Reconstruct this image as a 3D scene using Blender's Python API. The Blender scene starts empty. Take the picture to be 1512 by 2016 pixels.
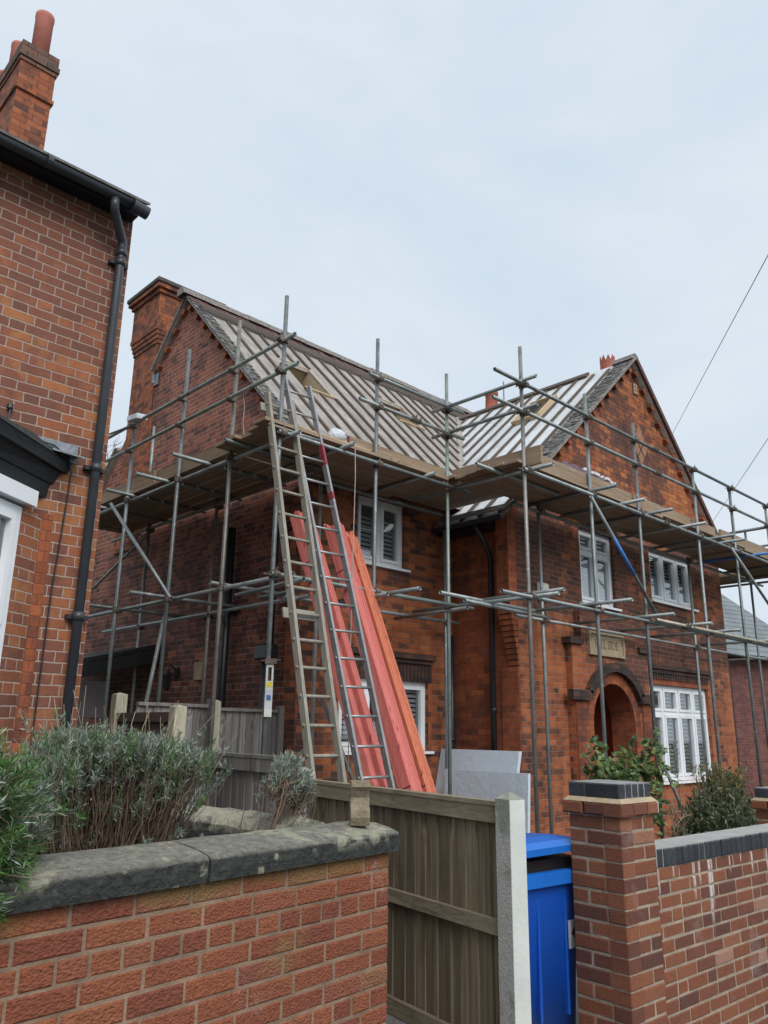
import bpy, math, random
from mathutils import Vector, Matrix
random.seed(7)
S = bpy.context.scene
COL = S.collection

# ------------------------------------------------------------------ camera
cam_d = bpy.data.cameras.new("camera")
cam = bpy.data.objects.new("camera", cam_d)
COL.objects.link(cam)
S.camera = cam
cam_d.sensor_fit = 'VERTICAL'
cam_d.sensor_height = 36.0
cam_d.lens = 1557.1 / 2016.0 * 36.0
cam_d.clip_start = 0.05
cam_d.clip_end = 2000.0
PITCH, ROLL, YAW = (math.radians(a) for a in (15.5057, 0.814, 43.7087))
Rw = (Matrix.Rotation(-YAW, 4, 'Z') @ Matrix.Rotation(math.pi / 2 + PITCH, 4, 'X')
      @ Matrix.Rotation(ROLL, 4, 'Z'))
cam.matrix_world = Matrix.Translation((0, 0, 1.6)) @ Rw

# ------------------------------------------------------------------ world
S.view_settings.view_transform = 'Standard'
S.view_settings.look = 'None'
S.view_settings.exposure = 0.65
S.view_settings.gamma = 1.0
SUN_EL, SUN_AZ = math.radians(42), math.radians(198)      # azimuth from +Y, clockwise
W = bpy.data.worlds.new("World")
S.world = W
W.use_nodes = True
wt = W.node_tree
wt.nodes.clear()
wo = wt.nodes.new('ShaderNodeOutputWorld')
bg = wt.nodes.new('ShaderNodeBackground')
bg.inputs['Strength'].default_value = 0.1
sky = wt.nodes.new('ShaderNodeTexSky')
sky.sky_type = 'NISHITA'
sky.sun_disc = False
sky.sun_elevation = SUN_EL
sky.sun_rotation = SUN_AZ
sky.dust_density = 4.0
tc = wt.nodes.new('ShaderNodeTexCoord')
mp = wt.nodes.new('ShaderNodeMapping')
mp.inputs['Scale'].default_value = (1.0, 1.0, 2.2)
nz = wt.nodes.new('ShaderNodeTexNoise')
nz.inputs['Scale'].default_value = 2.1
nz.inputs['Detail'].default_value = 7.0
nz.inputs['Roughness'].default_value = 0.55
nz.inputs['Distortion'].default_value = 0.4
cr = wt.nodes.new('ShaderNodeValToRGB')
cr.color_ramp.elements[0].position = 0.30
cr.color_ramp.elements[0].color = (0.412, 0.483, 0.556, 1)
cr.color_ramp.elements[1].position = 0.70
cr.color_ramp.elements[1].color = (0.505, 0.548, 0.592, 1)
sc = wt.nodes.new('ShaderNodeVectorMath')
sc.operation = 'SCALE'
sc.inputs['Scale'].default_value = 10.0
mx = wt.nodes.new('ShaderNodeMix')
mx.data_type = 'RGBA'
mx.inputs['Factor'].default_value = 0.96
wt.links.new(tc.outputs['Generated'], mp.inputs['Vector'])
wt.links.new(mp.outputs['Vector'], nz.inputs['Vector'])
wt.links.new(nz.outputs['Fac'], cr.inputs['Fac'])
wt.links.new(cr.outputs['Color'], sc.inputs[0])
wt.links.new(sky.outputs['Color'], mx.inputs['A'])
wt.links.new(sc.outputs['Vector'], mx.inputs['B'])
wt.links.new(mx.outputs['Result'], bg.inputs['Color'])
wt.links.new(bg.outputs['Background'], wo.inputs['Surface'])
sun_d = bpy.data.lights.new("sun", 'SUN')
sun_d.energy = 1.5
sun_d.angle = math.radians(40)
sun_d.color = (1.0, 0.97, 0.93)
sun = bpy.data.objects.new("sun", sun_d)
COL.objects.link(sun)
sd = Vector((math.sin(SUN_AZ) * math.cos(SUN_EL), math.cos(SUN_AZ) * math.cos(SUN_EL), math.sin(SUN_EL)))
sun.rotation_euler = sd.to_track_quat('Z', 'Y').to_euler()
sun.location = sd * 50

# ------------------------------------------------------------------ node helpers
class NT:
    def __init__(s, name):
        s.m = bpy.data.materials.new(name)
        s.m.use_nodes = True
        s.t = s.m.node_tree
        s.t.nodes.clear()
        s.out = s.t.nodes.new('ShaderNodeOutputMaterial')
        s.b = s.t.nodes.new('ShaderNodeBsdfPrincipled')
        s.t.links.new(s.b.outputs[0], s.out.inputs['Surface'])
        s._tc = None
    def set(s, sock, v):
        if hasattr(v, 'is_linked') or isinstance(v, bpy.types.NodeSocket):
            s.t.links.new(v, sock)
        elif isinstance(v, (tuple, list)) and sock.type == 'RGBA' and len(v) == 3:
            sock.default_value = (*v, 1)
        else:
            sock.default_value = v
    def n(s, typ, **kw):
        nd = s.t.nodes.new(typ)
        for k, v in kw.items():
            setattr(nd, k, v)
        return nd
    def tcs(s, which='Object'):
        if s._tc is None:
            s._tc = s.t.nodes.new('ShaderNodeTexCoord')
        return s._tc.outputs[which]
    def m_(s, op, a, b=None, c=None, clamp=False):
        nd = s.n('ShaderNodeMath', operation=op, use_clamp=clamp)
        for i, v in enumerate((a, b, c)):
            if v is not None:
                s.set(nd.inputs[i], v)
        return nd.outputs[0]
    def sep(s, v):
        nd = s.n('ShaderNodeSeparateXYZ')
        s.set(nd.inputs[0], v)
        return nd.outputs
    def comb(s, x, y, z=0.0):
        nd = s.n('ShaderNodeCombineXYZ')
        for i, v in enumerate((x, y, z)):
            s.set(nd.inputs[i], v)
        return nd.outputs[0]
    def mapping(s, v, scale=(1, 1, 1), loc=(0, 0, 0), rot=(0, 0, 0)):
        nd = s.n('ShaderNodeMapping')
        s.set(nd.inputs['Vector'], v)
        nd.inputs['Scale'].default_value = scale
        nd.inputs['Location'].default_value = loc
        nd.inputs['Rotation'].default_value = rot
        return nd.outputs[0]
    def noise(s, v, scale, detail=3.0, rough=0.55, dist=0.0):
        nd = s.n('ShaderNodeTexNoise')
        if v is not None:
            s.set(nd.inputs['Vector'], v)
        nd.inputs['Scale'].default_value = scale
        nd.inputs['Detail'].default_value = detail
        nd.inputs['Roughness'].default_value = rough
        nd.inputs['Distortion'].default_value = dist
        return nd.outputs['Fac']
    def white(s, v):
        nd = s.n('ShaderNodeTexWhiteNoise', noise_dimensions='3D')
        s.set(nd.inputs['Vector'], v)
        return nd.outputs['Value']
    def ramp(s, f, stops, interp='LINEAR'):
        nd = s.n('ShaderNodeValToRGB')
        nd.color_ramp.interpolation = interp
        e = nd.color_ramp.elements
        while len(e) < len(stops):
            e.new(0.5)
        for i, (p, c) in enumerate(stops):
            e[i].position = p
            e[i].color = (c, c, c, 1) if isinstance(c, (int, float)) else (*c, 1)
        s.set(nd.inputs['Fac'], f)
        return nd.outputs['Color']
    def mix(s, f, a, b, mode='MIX'):
        nd = s.n('ShaderNodeMix', data_type='RGBA', blend_type=mode)
        s.set(nd.inputs['Factor'], f)
        s.set(nd.inputs['A'], a)
        s.set(nd.inputs['B'], b)
        return nd.outputs['Result']
    def step(s, v, a, b):
        nd = s.n('ShaderNodeMapRange', interpolation_type='SMOOTHSTEP')
        s.set(nd.inputs['Value'], v)
        s.set(nd.inputs['From Min'], a)
        s.set(nd.inputs['From Max'], b)
        return nd.outputs['Result']
    def bump(s, h, dist=0.004, strength=1.0):
        nd = s.n('ShaderNodeBump')
        nd.inputs['Distance'].default_value = dist
        nd.inputs['Strength'].default_value = strength
        s.set(nd.inputs['Height'], h)
        s.t.links.new(nd.outputs[0], s.b.inputs['Normal'])
    def isl(s):
        return s.n('ShaderNodeNewGeometry').outputs['Random Per Island']
    def fin(s, col=None, rough=0.8, metal=0.0, spec=None):
        if col is not None:
            s.set(s.b.inputs['Base Color'], col)
        s.set(s.b.inputs['Roughness'], rough)
        s.b.inputs['Metallic'].default_value = metal
        if spec is not None:
            s.b.inputs['Specular IOR Level'].default_value = spec
        return s.m

def brick_mat(name, bond, clean, dirty, mortar, bias=0.0, spread=0.55, scale=0.55, L=.225, H=.075,
              joint=.010, hdr_n=2, grime=(.05, .035, .03), mortar_dark=None, tint=0.0, bump=.006, vgrad=None):
    """bricks laid out in metres on the UV map; clean / dirty are colour ramps picked per brick,
    dirty ones gather where a large soot noise is high"""
    g = NT(name)
    uv = g.tcs('UV')
    x, y, _ = g.sep(uv)
    wob = g.m_('MULTIPLY', g.m_('SUBTRACT', g.noise(uv, 11.0, 3, .6), .5), .017)
    x = g.m_('ADD', x, wob)
    y2 = g.m_('ADD', g.m_('ADD', y, g.m_('MULTIPLY', wob, .7)), g.m_('MULTIPLY', g.m_('SUBTRACT', g.noise(uv, 1.1, 2), .5), .035))
    r = g.m_('DIVIDE', y2, H)
    row = g.m_('FLOOR', r)
    fv = g.m_('MULTIPLY', g.m_('FRACT', r), H)
    odd = g.m_('FLOORED_MODULO', row, 2.0)
    if bond == 'flemish':
        P = 1.5 * L
        xo = g.m_('ADD', x, g.m_('MULTIPLY', odd, .75 * L))
        q = g.m_('DIVIDE', xo, P)
        cell = g.m_('FLOOR', q)
        m = g.m_('MULTIPLY', g.m_('FRACT', q), P)
        du = g.m_('MINIMUM', g.m_('MINIMUM', m, g.m_('SUBTRACT', P, m)), g.m_('ABSOLUTE', g.m_('SUBTRACT', m, L)))
        cid = g.m_('ADD', g.m_('MULTIPLY', cell, 2.0), g.m_('GREATER_THAN', m, L))
    else:
        if bond == 'english':
            h = g.m_('LESS_THAN', g.m_('FLOORED_MODULO', row, float(hdr_n)), .5)
        else:
            h = 0.0
        P = g.m_('MULTIPLY', g.m_('SUBTRACT', 1.0, g.m_('MULTIPLY', h, .5)), L) if bond == 'english' else L
        off = g.m_('ADD', g.m_('MULTIPLY', odd, L / 2), g.m_('MULTIPLY', h, L / 4)) if bond == 'english' else g.m_('MULTIPLY', odd, L / 2)
        q = g.m_('DIVIDE', g.m_('ADD', x, off), P)
        cell = g.m_('FLOOR', q)
        m = g.m_('MULTIPLY', g.m_('FRACT', q), P)
        du = g.m_('MINIMUM', m, g.m_('SUBTRACT', P, m))
        cid = cell
    dist = g.m_('MINIMUM', du, g.m_('MINIMUM', fv, g.m_('SUBTRACT', H, fv)))
    fine = g.noise(uv, 60.0, 3)
    dist = g.m_('ADD', dist, g.m_('MULTIPLY', g.m_('SUBTRACT', g.noise(uv, 34.0, 4, .7), .5), .008))
    face = g.step(dist, joint * .5 - .0015, joint * .5 + .0015)
    rnd = g.white(g.comb(cid, row, 3.0))
    rnd2 = g.white(g.comb(cid, row, 9.0))
    big = g.noise(g.mapping(uv, (1, .8, 1)), scale, 4, .62)
    k = g.m_('ADD', g.m_('ADD', big, g.m_('MULTIPLY', g.m_('SUBTRACT', rnd2, .5), spread)), bias)
    if vgrad:                                   # weathering that changes up the wall
        k = g.m_('ADD', k, g.m_('MULTIPLY', g.step(y, vgrad[0], vgrad[1]), vgrad[2]))
    med = g.noise(uv, 7.0, 3, .6)
    k = g.m_('ADD', k, g.m_('MULTIPLY', g.m_('SUBTRACT', med, .5), .5))
    soot = g.step(k, .42, .62)
    col = g.mix(soot, g.ramp(rnd, clean), g.ramp(rnd, dirty))
    col = g.mix(g.m_('MULTIPLY', g.step(fine, .45, .8), .35), col, grime)
    run = g.noise(g.mapping(uv, (5.5, .35, 1)), 1.0, 4, .6)
    col = g.mix(1.0, col, g.ramp(run, [(.28, .62), (.5, 1.0), (.75, 1.12)]), 'MULTIPLY')
    col = g.mix(g.m_('MULTIPLY', g.step(g.noise(uv, 2.3, 5, .7), .60, .76), .35), col, (.34, .23, .19))
    mor = g.mix(g.m_('MULTIPLY', soot, .8), g.mix(g.step(g.noise(uv, 1.1, 3), .45, .65), mortar, tuple(c * .68 for c in mortar)), mortar_dark or tuple(c * .45 for c in mortar))
    g.bump(g.m_('ADD', g.m_('MULTIPLY', face, .8), g.m_('MULTIPLY', fine, .35)), bump)
    return g.fin(g.mix(face, mor, col), .88)

M = {}
# house: bright orange facing brick under soot
ORANGE = [(0, (.29, .078, .026)), (.4, (.37, .104, .034)), (.75, (.43, .135, .045)), (1, (.33, .088, .036))]
SOOT = [(0, (.070, .032, .024)), (.5, (.110, .043, .029)), (1, (.155, .056, .033))]
REDBR = [(0, (.22, .068, .045)), (.5, (.29, .092, .056)), (1, (.36, .122, .068))]
M['front'] = brick_mat('sooty orange brick', 'stretcher', ORANGE, SOOT, (.33, .22, .17), bias=-.03, H=.0765, joint=.008, spread=.18, scale=.75, vgrad=(2.3, 3.5, .15), mortar_dark=(.21, .145, .12))
M['gable'] = brick_mat('orange gable brick', 'stretcher', [(0, (.29, .082, .030)), (.6, (.38, .115, .040)), (1, (.47, .17, .06))],
                       [(0, (.095, .040, .028)), (1, (.15, .055, .034))], (.085, .045, .032), bias=-.07, joint=.006, H=.085, spread=.22, vgrad=(5.4, 6.6, .16))
M['side'] = brick_mat('plum brick of the side gable', 'english', REDBR, [(0, (.080, .038, .031)), (.5, (.12, .045, .034)), (1, (.155, .057, .040))],
                      (.40, .28, .235), bias=-.09, joint=.012, hdr_n=4, spread=.42, vgrad=(4.9, 3.0, .22), mortar_dark=(.16, .105, .09))
M['mainf'] = brick_mat('dark brick of the recessed front', 'stretcher', ORANGE, SOOT, (.26, .18, .14), bias=-.01, joint=.008, spread=.36, mortar_dark=(.17, .115, .09))
M['rub'] = brick_mat('smooth orange brick', 'stretcher', [(0, (.24, .064, .026)), (1, (.36, .100, .037))],
                     [(0, (.12, .042, .024)), (1, (.19, .058, .030))], (.16, .06, .035), bias=-.05, joint=.004, spread=.2, bump=.003)
M['neigh'] = brick_mat('neighbour red brown brick', 'flemish',
                       [(0, (.26, .085, .038)), (.35, (.31, .104, .044)), (.7, (.36, .130, .052)), (1, (.36, .155, .06))],
                       [(0, (.155, .064, .044)), (.5, (.19, .070, .045)), (1, (.225, .080, .046))], (.42, .31, .26),
                       bias=-.03, spread=.34, joint=.010, scale=.5, vgrad=(2.4, 4.6, .24), mortar_dark=(.37, .27, .225))
M['chim'] = brick_mat('chimney brick', 'english', [(0, (.30, .085, .035)), (1, (.40, .125, .05))],
                      [(0, (.09, .04, .03)), (1, (.22, .07, .035))], (.17, .09, .065), bias=-.02, joint=.007, spread=.45, scale=.9)
M['capbrick'] = brick_mat('sooted cap brick', 'stretcher', [(0, (.17, .075, .05)), (1, (.25, .11, .07))], [(0, (.085, .06, .05)), (1, (.14, .085, .065))], (.06, .048, .042), bias=.03, joint=.008, spread=.4)
M['far'] = brick_mat('far plum brick', 'stretcher', [(0, (.15, .048, .042)), (1, (.21, .07, .055))], [(0, (.11, .04, .036)), (1, (.15, .052, .045))],
                     (.20, .13, .12), joint=.012)
M['corbel'] = brick_mat('dark moulded brick', 'stretcher', [(0, (.075, .04, .03)), (1, (.12, .055, .036))], [(0, (.035, .027, .025)), (1, (.06, .038, .03))],
                        (.04, .03, .028), bias=.05, joint=.004)

def simple(name, col, rough=.7, metal=0.0, var=.25, scale=8.0, bump=0.0, bscale=40.0, spec=None, coord='Object', stretch=(1, 1, 1), isl=0.0):
    g = NT(name)
    v = g.mapping(g.tcs(coord), stretch)
    f = g.noise(v, scale, 4, .6)
    dark = tuple(c * (1 - var) for c in col)
    lite = tuple(min(1, c * (1 + var)) for c in col)
    c = g.ramp(f, [(.25, dark), (.75, lite)])
    if isl:
        i = g.isl()
        c = g.mix(1.0, c, g.ramp(i, [(0, 1 - isl), (1, 1.0)]), 'MULTIPLY')
    if bump:
        g.bump(g.noise(v, bscale, 4, .6), bump)
    return g.fin(c, rough, metal, spec)

def wood(name, stops, axis=2, rough=.8, scale=1.0, isl=.3, bump=.002, green=None, knots=False):
    g = NT(name)
    st = [34 * scale] * 3
    st[axis] = 1.3 * scale
    i = g.isl()
    vadd = g.n('ShaderNodeVectorMath', operation='ADD')
    g.set(vadd.inputs[0], g.tcs('Object'))
    g.set(vadd.inputs[1], g.comb(g.m_('MULTIPLY', i, 3.7), g.m_('MULTIPLY', i, 7.1), g.m_('MULTIPLY', i, 11.3)))
    p = vadd.outputs[0]
    v = g.mapping(p, tuple(st))
    f = g.noise(v, 1.0, 4, .65, 1.0)
    st2 = [9 * scale] * 3
    st2[axis] = .7 * scale
    f2 = g.noise(g.mapping(p, tuple(st2)), 1.0, 3, .6, .6)
    t = g.m_('ADD', g.m_('MULTIPLY', f, .6), g.m_('MULTIPLY', f2, .4))
    if knots:
        sk = [5.2] * 3
        sk[axis] = 1.9
        vo = g.n('ShaderNodeTexVoronoi')
        g.set(vo.inputs['Vector'], g.mapping(p, tuple(sk)))
        vo.inputs['Scale'].default_value = 1.0
        d = vo.outputs['Distance']
        ring = g.m_('MULTIPLY', g.m_('SINE', g.m_('ADD', g.m_('MULTIPLY', d, 40.0), g.m_('MULTIPLY', f2, 9.0))), g.step(d, .40, .08))
        t = g.m_('ADD', t, g.m_('MULTIPLY', ring, .16))
    c = g.ramp(t, stops)
    if knots:
        c = g.mix(g.m_('MULTIPLY', g.step(g.m_('ADD', d, g.m_('MULTIPLY', f2, .05)), .085, .05), .85), c, tuple(k * .45 for k in stops[0][1]))
    c = g.mix(1.0, c, g.ramp(i, [(0, 1 - isl), (1, 1.0)]), 'MULTIPLY')
    if green:
        gm = g.step(g.noise(g.tcs('Object'), 2.3, 4, .6), .52, .70)
        c = g.mix(g.m_('MULTIPLY', gm, .5), c, green)
    g.bump(f, bump)
    return g.fin(c, rough)

g = NT('galvanised scaffold tube')
i_ = g.n('ShaderNodeObjectInfo').outputs['Random']
o_ = g.tcs('Object')
f_ = g.noise(o_, 6.0, 5, .65)
c_ = g.ramp(g.white(g.comb(i_, 1.0, 2.0)), [(0, (.17, .19, .195)), (.35, (.25, .28, .285)), (.6, (.31, .345, .35)), (.8, (.27, .325, .30)), (.92, (.38, .41, .41)), (1, (.23, .215, .195))])
c_ = g.mix(1.0, c_, g.ramp(f_, [(.3, .62), (.6, 1.05)]), 'MULTIPLY')
c_ = g.mix(g.m_('MULTIPLY', g.step(g.noise(o_, 19.0, 3, .6), .62, .72), .6), c_, (.52, .53, .51))
c_ = g.mix(g.m_('MULTIPLY', g.step(g.noise(o_, 7.0, 3, .6), .63, .72), .5), c_, (.13, .08, .055))
M['steel'] = g.fin(c_, .48, .4)
M['coupler'] = simple('rusty scaffold fitting', (.165, .135, .115), .65, .25, .5, 25.0, isl=.45)
M['bluepaint'] = simple('worn blue paint', (.05, .20, .55), .5, 0, .3, 20.0)
M['scaffboard'] = wood('scaffold board timber', [(.3, (.19, .128, .085)), (.5, (.34, .245, .165)), (.7, (.47, .355, .25))], 0, isl=.35, knots=True)
M['scaffboardy'] = wood('scaffold board timber lengthwise', [(.3, (.19, .128, .085)), (.5, (.34, .245, .165)), (.7, (.47, .355, .25))], 1, isl=.35, knots=True)
M['boardend'] = simple('grey board end', (.33, .32, .30), .8, 0, .3, 20)
M['fence'] = wood('weathered brown fence timber', [(.30, (.078, .056, .035)), (.44, (.185, .142, .090)), (.57, (.30, .242, .160)), (.72, (.45, .395, .30))], 2, isl=.45, scale=1.0, knots=True, green=(.12, .13, .055))
M['fencegrey'] = wood('silvered grey fence timber', [(.3, (.10, .09, .083)), (.5, (.235, .222, .207)), (.7, (.37, .355, .335))], 2, isl=.5, knots=True)
M['fencerail'] = wood('weathered rail timber', [(.3, (.12, .095, .062)), (.5, (.26, .215, .145)), (.7, (.40, .35, .255))], 1, isl=.25, green=(.14, .14, .07))
M['ladderwood'] = wood('old wooden ladder', [(.2, (.15, .135, .11)), (.5, (.32, .295, .25)), (.8, (.50, .47, .41))], 2, isl=.2, green=(.24, .245, .17))
M['alu'] = simple('dull ladder aluminium', (.36, .36, .365), .45, .6, .22, 12.0)
M['redpaint'] = simple('scratched red paint', (.26, .045, .055), .6, 0, .75, 45.0)
M['pine'] = wood('fresh pine', [(.2, (.46, .33, .19)), (.6, (.60, .46, .29)), (.9, (.66, .53, .36))], 1, isl=.25)
M['rafterlight'] = wood('greyed batten timber', [(.2, (.14, .11, .09)), (.6, (.27, .23, .20)), (.9, (.38, .34, .30))], 0, isl=.2)
M['rafter'] = wood('old rafter timber', [(.2, (.055, .038, .028)), (.6, (.125, .092, .070)), (.9, (.21, .165, .13))], 1, isl=.3)

def batten_mat(name, a, b, c):
    g = NT(name)
    i = g.isl()
    v = g.mapping(g.tcs('Object'), (40, 40, 1.6))
    f = g.noise(v, 1.0, 4, .6, .8)
    kn = g.n('ShaderNodeTexVoronoi')
    g.set(kn.inputs['Vector'], g.mapping(g.tcs('Object'), (9, 9, 2.2)))
    kn.inputs['Scale'].default_value = 1.0
    knot = g.step(kn.outputs['Distance'], .16, .05)
    col = g.ramp(f, [(.25, a), (.55, b), (.8, c)])
    col = g.mix(1.0, col, g.ramp(i, [(0, (.80, .72, .70)), (1, (1, 1, 1))]), 'MULTIPLY')
    col = g.mix(g.m_('MULTIPLY', knot, .75), col, (.22, .035, .02))
    return g.fin(col, .75)
M['batten'] = batten_mat('pink treated roofing batten', (.62, .160, .138), (.70, .200, .172), (.76, .25, .22))
M['battenorange'] = batten_mat('orange treated roofing batten', (.52, .135, .075), (.66, .20, .11), (.75, .28, .17))
M['strap'] = simple('dark strap', (.14, .03, .03), .5)

# roof deck
def deck_mat(name, a, b, c, metal=0.0, rough=.85, crack=True, axis='y'):
    g = NT(name)
    o = g.tcs('Object')
    v = g.mapping(o, (5, 1.2, 1.2) if axis == 'y' else (1.2, 5, 1.2))
    f = g.noise(v, 2.2, 5, .65, .6)
    x, y, z = g.sep(o)
    band = g.m_('ADD', g.m_('MULTIPLY', z, 2.4), g.m_('MULTIPLY', g.noise(o, 3.0, 2), .12))
    seg = g.m_('FRACT', band)
    line = g.m_('MULTIPLY', g.step(g.m_('ABSOLUTE', g.m_('SUBTRACT', seg, .5)), .025, .0), g.step(g.noise(o, 1.3, 2), .45, .6))
    rnd = g.white(g.comb(g.m_('FLOOR', band), g.m_('FLOOR', g.m_('MULTIPLY', x if axis == 'y' else y, 2.8)), 1.0))
    col = g.ramp(f, [(.25, a), (.5, b), (.78, c)])
    col = g.mix(1.0, col, g.ramp(rnd, [(0, .82), (1, 1.0)]), 'MULTIPLY')
    col = g.mix(g.m_('MULTIPLY', line, .65), col, tuple(k * .35 for k in a))
    g.bump(g.noise(v, 9.0, 4, .65), .012)
    return g.fin(col, rough, metal)
M['deck'] = deck_mat('weathered roof lining', (.22, .198, .18), (.36, .33, .303), (.50, .47, .44))
M['foil'] = deck_mat('silver insulation between rafters', (.55, .57, .58), (.74, .77, .79), (.86, .88, .90), .1, .45, axis='x')
M['slate'] = simple('grey slate tile', (.185, .18, .17), .85, 0, .5, 22.0, .01, 30, isl=.5)
M['ridge'] = simple('mortared ridge tile', (.235, .215, .20), .9, 0, .45, 18.0, .02, 30)
M['tileold'] = simple('old red brown roof tile', (.13, .062, .055), .8, 0, .5, 16.0, .01, 30, isl=.5)
M['farslate'] = None
g = NT('far grey roof tile')
uvx, uvy, uvz = g.sep(g.tcs('Object'))
ln = g.m_('FRACT', g.m_('MULTIPLY', uvz, 6.6))
g.bump(ln, .05)
M['farslate'] = g.fin(g.mix(g.step(ln, .16, .04), g.ramp(g.noise(g.tcs('Object'), 2.0, 4), [(.3, (.16, .185, .20)), (.7, (.235, .265, .285))]), (.05, .055, .06)), .6)

M['upvc'] = simple('white window plastic', (.84, .87, .90), .35, 0, .05, 3.0)
M['shutter'] = simple('white shutter slat', (.74, .77, .79), .5, 0, .04, 3.0)
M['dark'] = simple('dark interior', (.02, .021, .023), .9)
M['room'] = simple('room plaster', (.30, .30, .30), .9)
M['black'] = simple('black painted pipe', (.018, .021, .027), .38, 0, .3, 6.0)
M['greypipe'] = simple('dark grey plastic pipe', (.040, .046, .056), .38, 0, .2, 6.0)
M['blackwood'] = simple('black fascia paint', (.010, .012, .015), .5, 0, .4, 10.0, .004, 30)
M['lead'] = simple('lead flashing', (.21, .235, .265), .5, .25, .35, 12.0, .01, 20)
M['blue_eng'] = simple('blue engineering brick', (.040, .046, .055), .42, 0, .35, 12.0, .003, 60, isl=.4)
M['blue_top'] = simple('weathered top of blue brick', (.27, .27, .265), .7, 0, .3, 12.0, .004, 50)
M['concrete'] = None
g = NT('speckled concrete')
o = g.tcs('Object')
f = g.noise(o, 90, 3, .7)
f2 = g.noise(o, 6, 4, .6)
cc = g.ramp(f, [(.3, (.30, .305, .285)), (.55, (.46, .465, .44)), (.8, (.58, .585, .55))])
z3 = g.sep(o)[2]
al = g.m_('MULTIPLY', g.step(g.m_('ADD', f2, g.m_('MULTIPLY', g.step(z3, .95, 1.25), .12)), .56, .70), .55)
cc = g.mix(al, cc, (.13, .135, .07))
g.bump(f, .004)
M['concrete'] = g.fin(cc, .9)
M['concsmooth'] = simple('pale smooth concrete', (.60, .62, .585), .85, 0, .12, 5.0, .002, 60)
M['palepost'] = simple('pale timber post', (.44, .41, .31), .85, 0, .25, 9.0, .004, 30, stretch=(6, 6, .8))
M['sand'] = simple('carved sandstone', (.34, .27, .18), .9, 0, .2, 9.0, .006, 40)
M['sanddark'] = simple('darker stone of lettering', (.22, .165, .11), .9)  # lettering is a slightly darker tone of the stone
M['plaster'] = simple('white plaster', (.62, .60, .56), .9, 0, .08, 4)
M['porchred'] = simple('red brown porch render', (.27, .058, .030), .8, 0, .3, 2.0)
M['terra'] = simple('terracotta', (.35, .095, .058), .75, 0, .3, 7.0, .004, 30)
M['terrapink'] = simple('pale terracotta', (.40, .135, .10), .75, 0, .22, 5.0, .003, 30)
M['flaunch'] = simple('weathered blue cap brick', (.085, .07, .065), .8, 0, .5, 14, .01, 30)
g = NT('blue bin plastic')
o_ = g.tcs('Object')
c_ = g.mix(g.m_('MULTIPLY', g.step(g.noise(g.mapping(o_, (14, 14, 2.2)), 1.0, 5, .7), .52, .75), .30), (.007, .085, .47), (.07, .15, .40))
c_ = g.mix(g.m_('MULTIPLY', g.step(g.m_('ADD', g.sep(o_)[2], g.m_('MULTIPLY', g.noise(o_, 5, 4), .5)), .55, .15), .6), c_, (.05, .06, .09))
g.bump(g.noise(o_, 120, 2), .001)
M['binblue'] = g.fin(c_, .42)
M['binlid'] = simple('blue bin lid plastic', (.012, .15, .58), .34, 0, .10, 3.0)
M['bagblack'] = simple('black bag', (.012, .012, .013), .35)
M['label'] = simple('white sticker', (.55, .57, .60), .5)
M['labeldark'] = simple('black print', (.015, .015, .018), .5)
M['greenplastic'] = simple('green bottle', (.01, .09, .07), .3)
M['foilboard'] = simple('foil faced insulation board', (.58, .655, .73), .45, 0, .08, 1.6, .01, 9)
M['boardedge'] = simple('grey board edge', (.42, .44, .46), .6, .1, .1, 3)
M['tagwhite'] = simple('pale plastic', (.60, .64, .60), .4)
M['tagyellow'] = simple('yellow label', (.62, .55, .06), .5)
M['tagblue'] = simple('blue print', (.05, .13, .32), .5)
M['rope'] = simple('pale rope', (.42, .36, .33), .9)
M['plasticbag'] = simple('clear plastic bag', (.62, .66, .70), .22, 0, .2, 30, .02, 25)
M['purple'] = simple('purple damp proof sheet', (.150, .095, .135), .5, 0, .3, 4, .02, 12)
M['floodwhite'] = simple('floodlight casing', (.62, .66, .69), .4)
M['cable'] = simple('cable sheath', (.16, .17, .18), .6)
M['asphalt'] = simple('asphalt pavement', (.055, .055, .057), .9, 0, .3, 30, .006, 120)
M['drive'] = simple('concrete drive', (.25, .245, .235), .9, 0, .25, 4, .006, 60)
M['soil'] = simple('garden soil', (.035, .026, .019), .95, 0, .5, 14, .04, 30)
M['grassy'] = simple('lawn soil', (.05, .06, .03), .95, 0, .4, 9, .03, 40)
M['bark'] = simple('tree bark', (.07, .058, .05), .9, 0, .3, 8)
M['stem'] = simple('woody brown stem', (.22, .150, .105), .85, 0, .45, 6.0, isl=.6)
M['drystem'] = simple('dry pale stem', (.36, .285, .20), .85, 0, .3, 6.0, isl=.4)
M['rosestem'] = simple('rose stem', (.09, .10, .045), .7, 0, .3, 6.0)
M['lampblack'] = simple('black lantern metal', (.012, .012, .013), .45)

def leaf_mat(name, stops, rough=.55, trans=.25):
    g = NT(name)
    c = g.ramp(g.isl(), stops)
    g.b.inputs['Subsurface Weight'].default_value = 0
    m = g.fin(c, rough)
    tr = g.n('ShaderNodeBsdfTranslucent')
    g.set(tr.inputs['Color'], c)
    mxs = g.n('ShaderNodeMixShader')
    mxs.inputs[0].default_value = trans
    g.t.links.new(g.b.outputs[0], mxs.inputs[1])
    g.t.links.new(tr.outputs[0], mxs.inputs[2])
    g.t.links.new(mxs.outputs[0], g.out.inputs['Surface'])
    return m
M['lav'] = leaf_mat('grey green lavender leaf', [(0, (.085, .13, .065)), (.35, (.165, .225, .135)), (.6, (.24, .30, .22)), (.85, (.36, .42, .35)), (1, (.46, .50, .45))], .6)
M['lavgreen'] = leaf_mat('fresh green lavender leaf', [(0, (.045, .12, .025)), (.5, (.095, .215, .05)), (.8, (.16, .28, .09)), (1, (.36, .42, .31))], .55)
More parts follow.
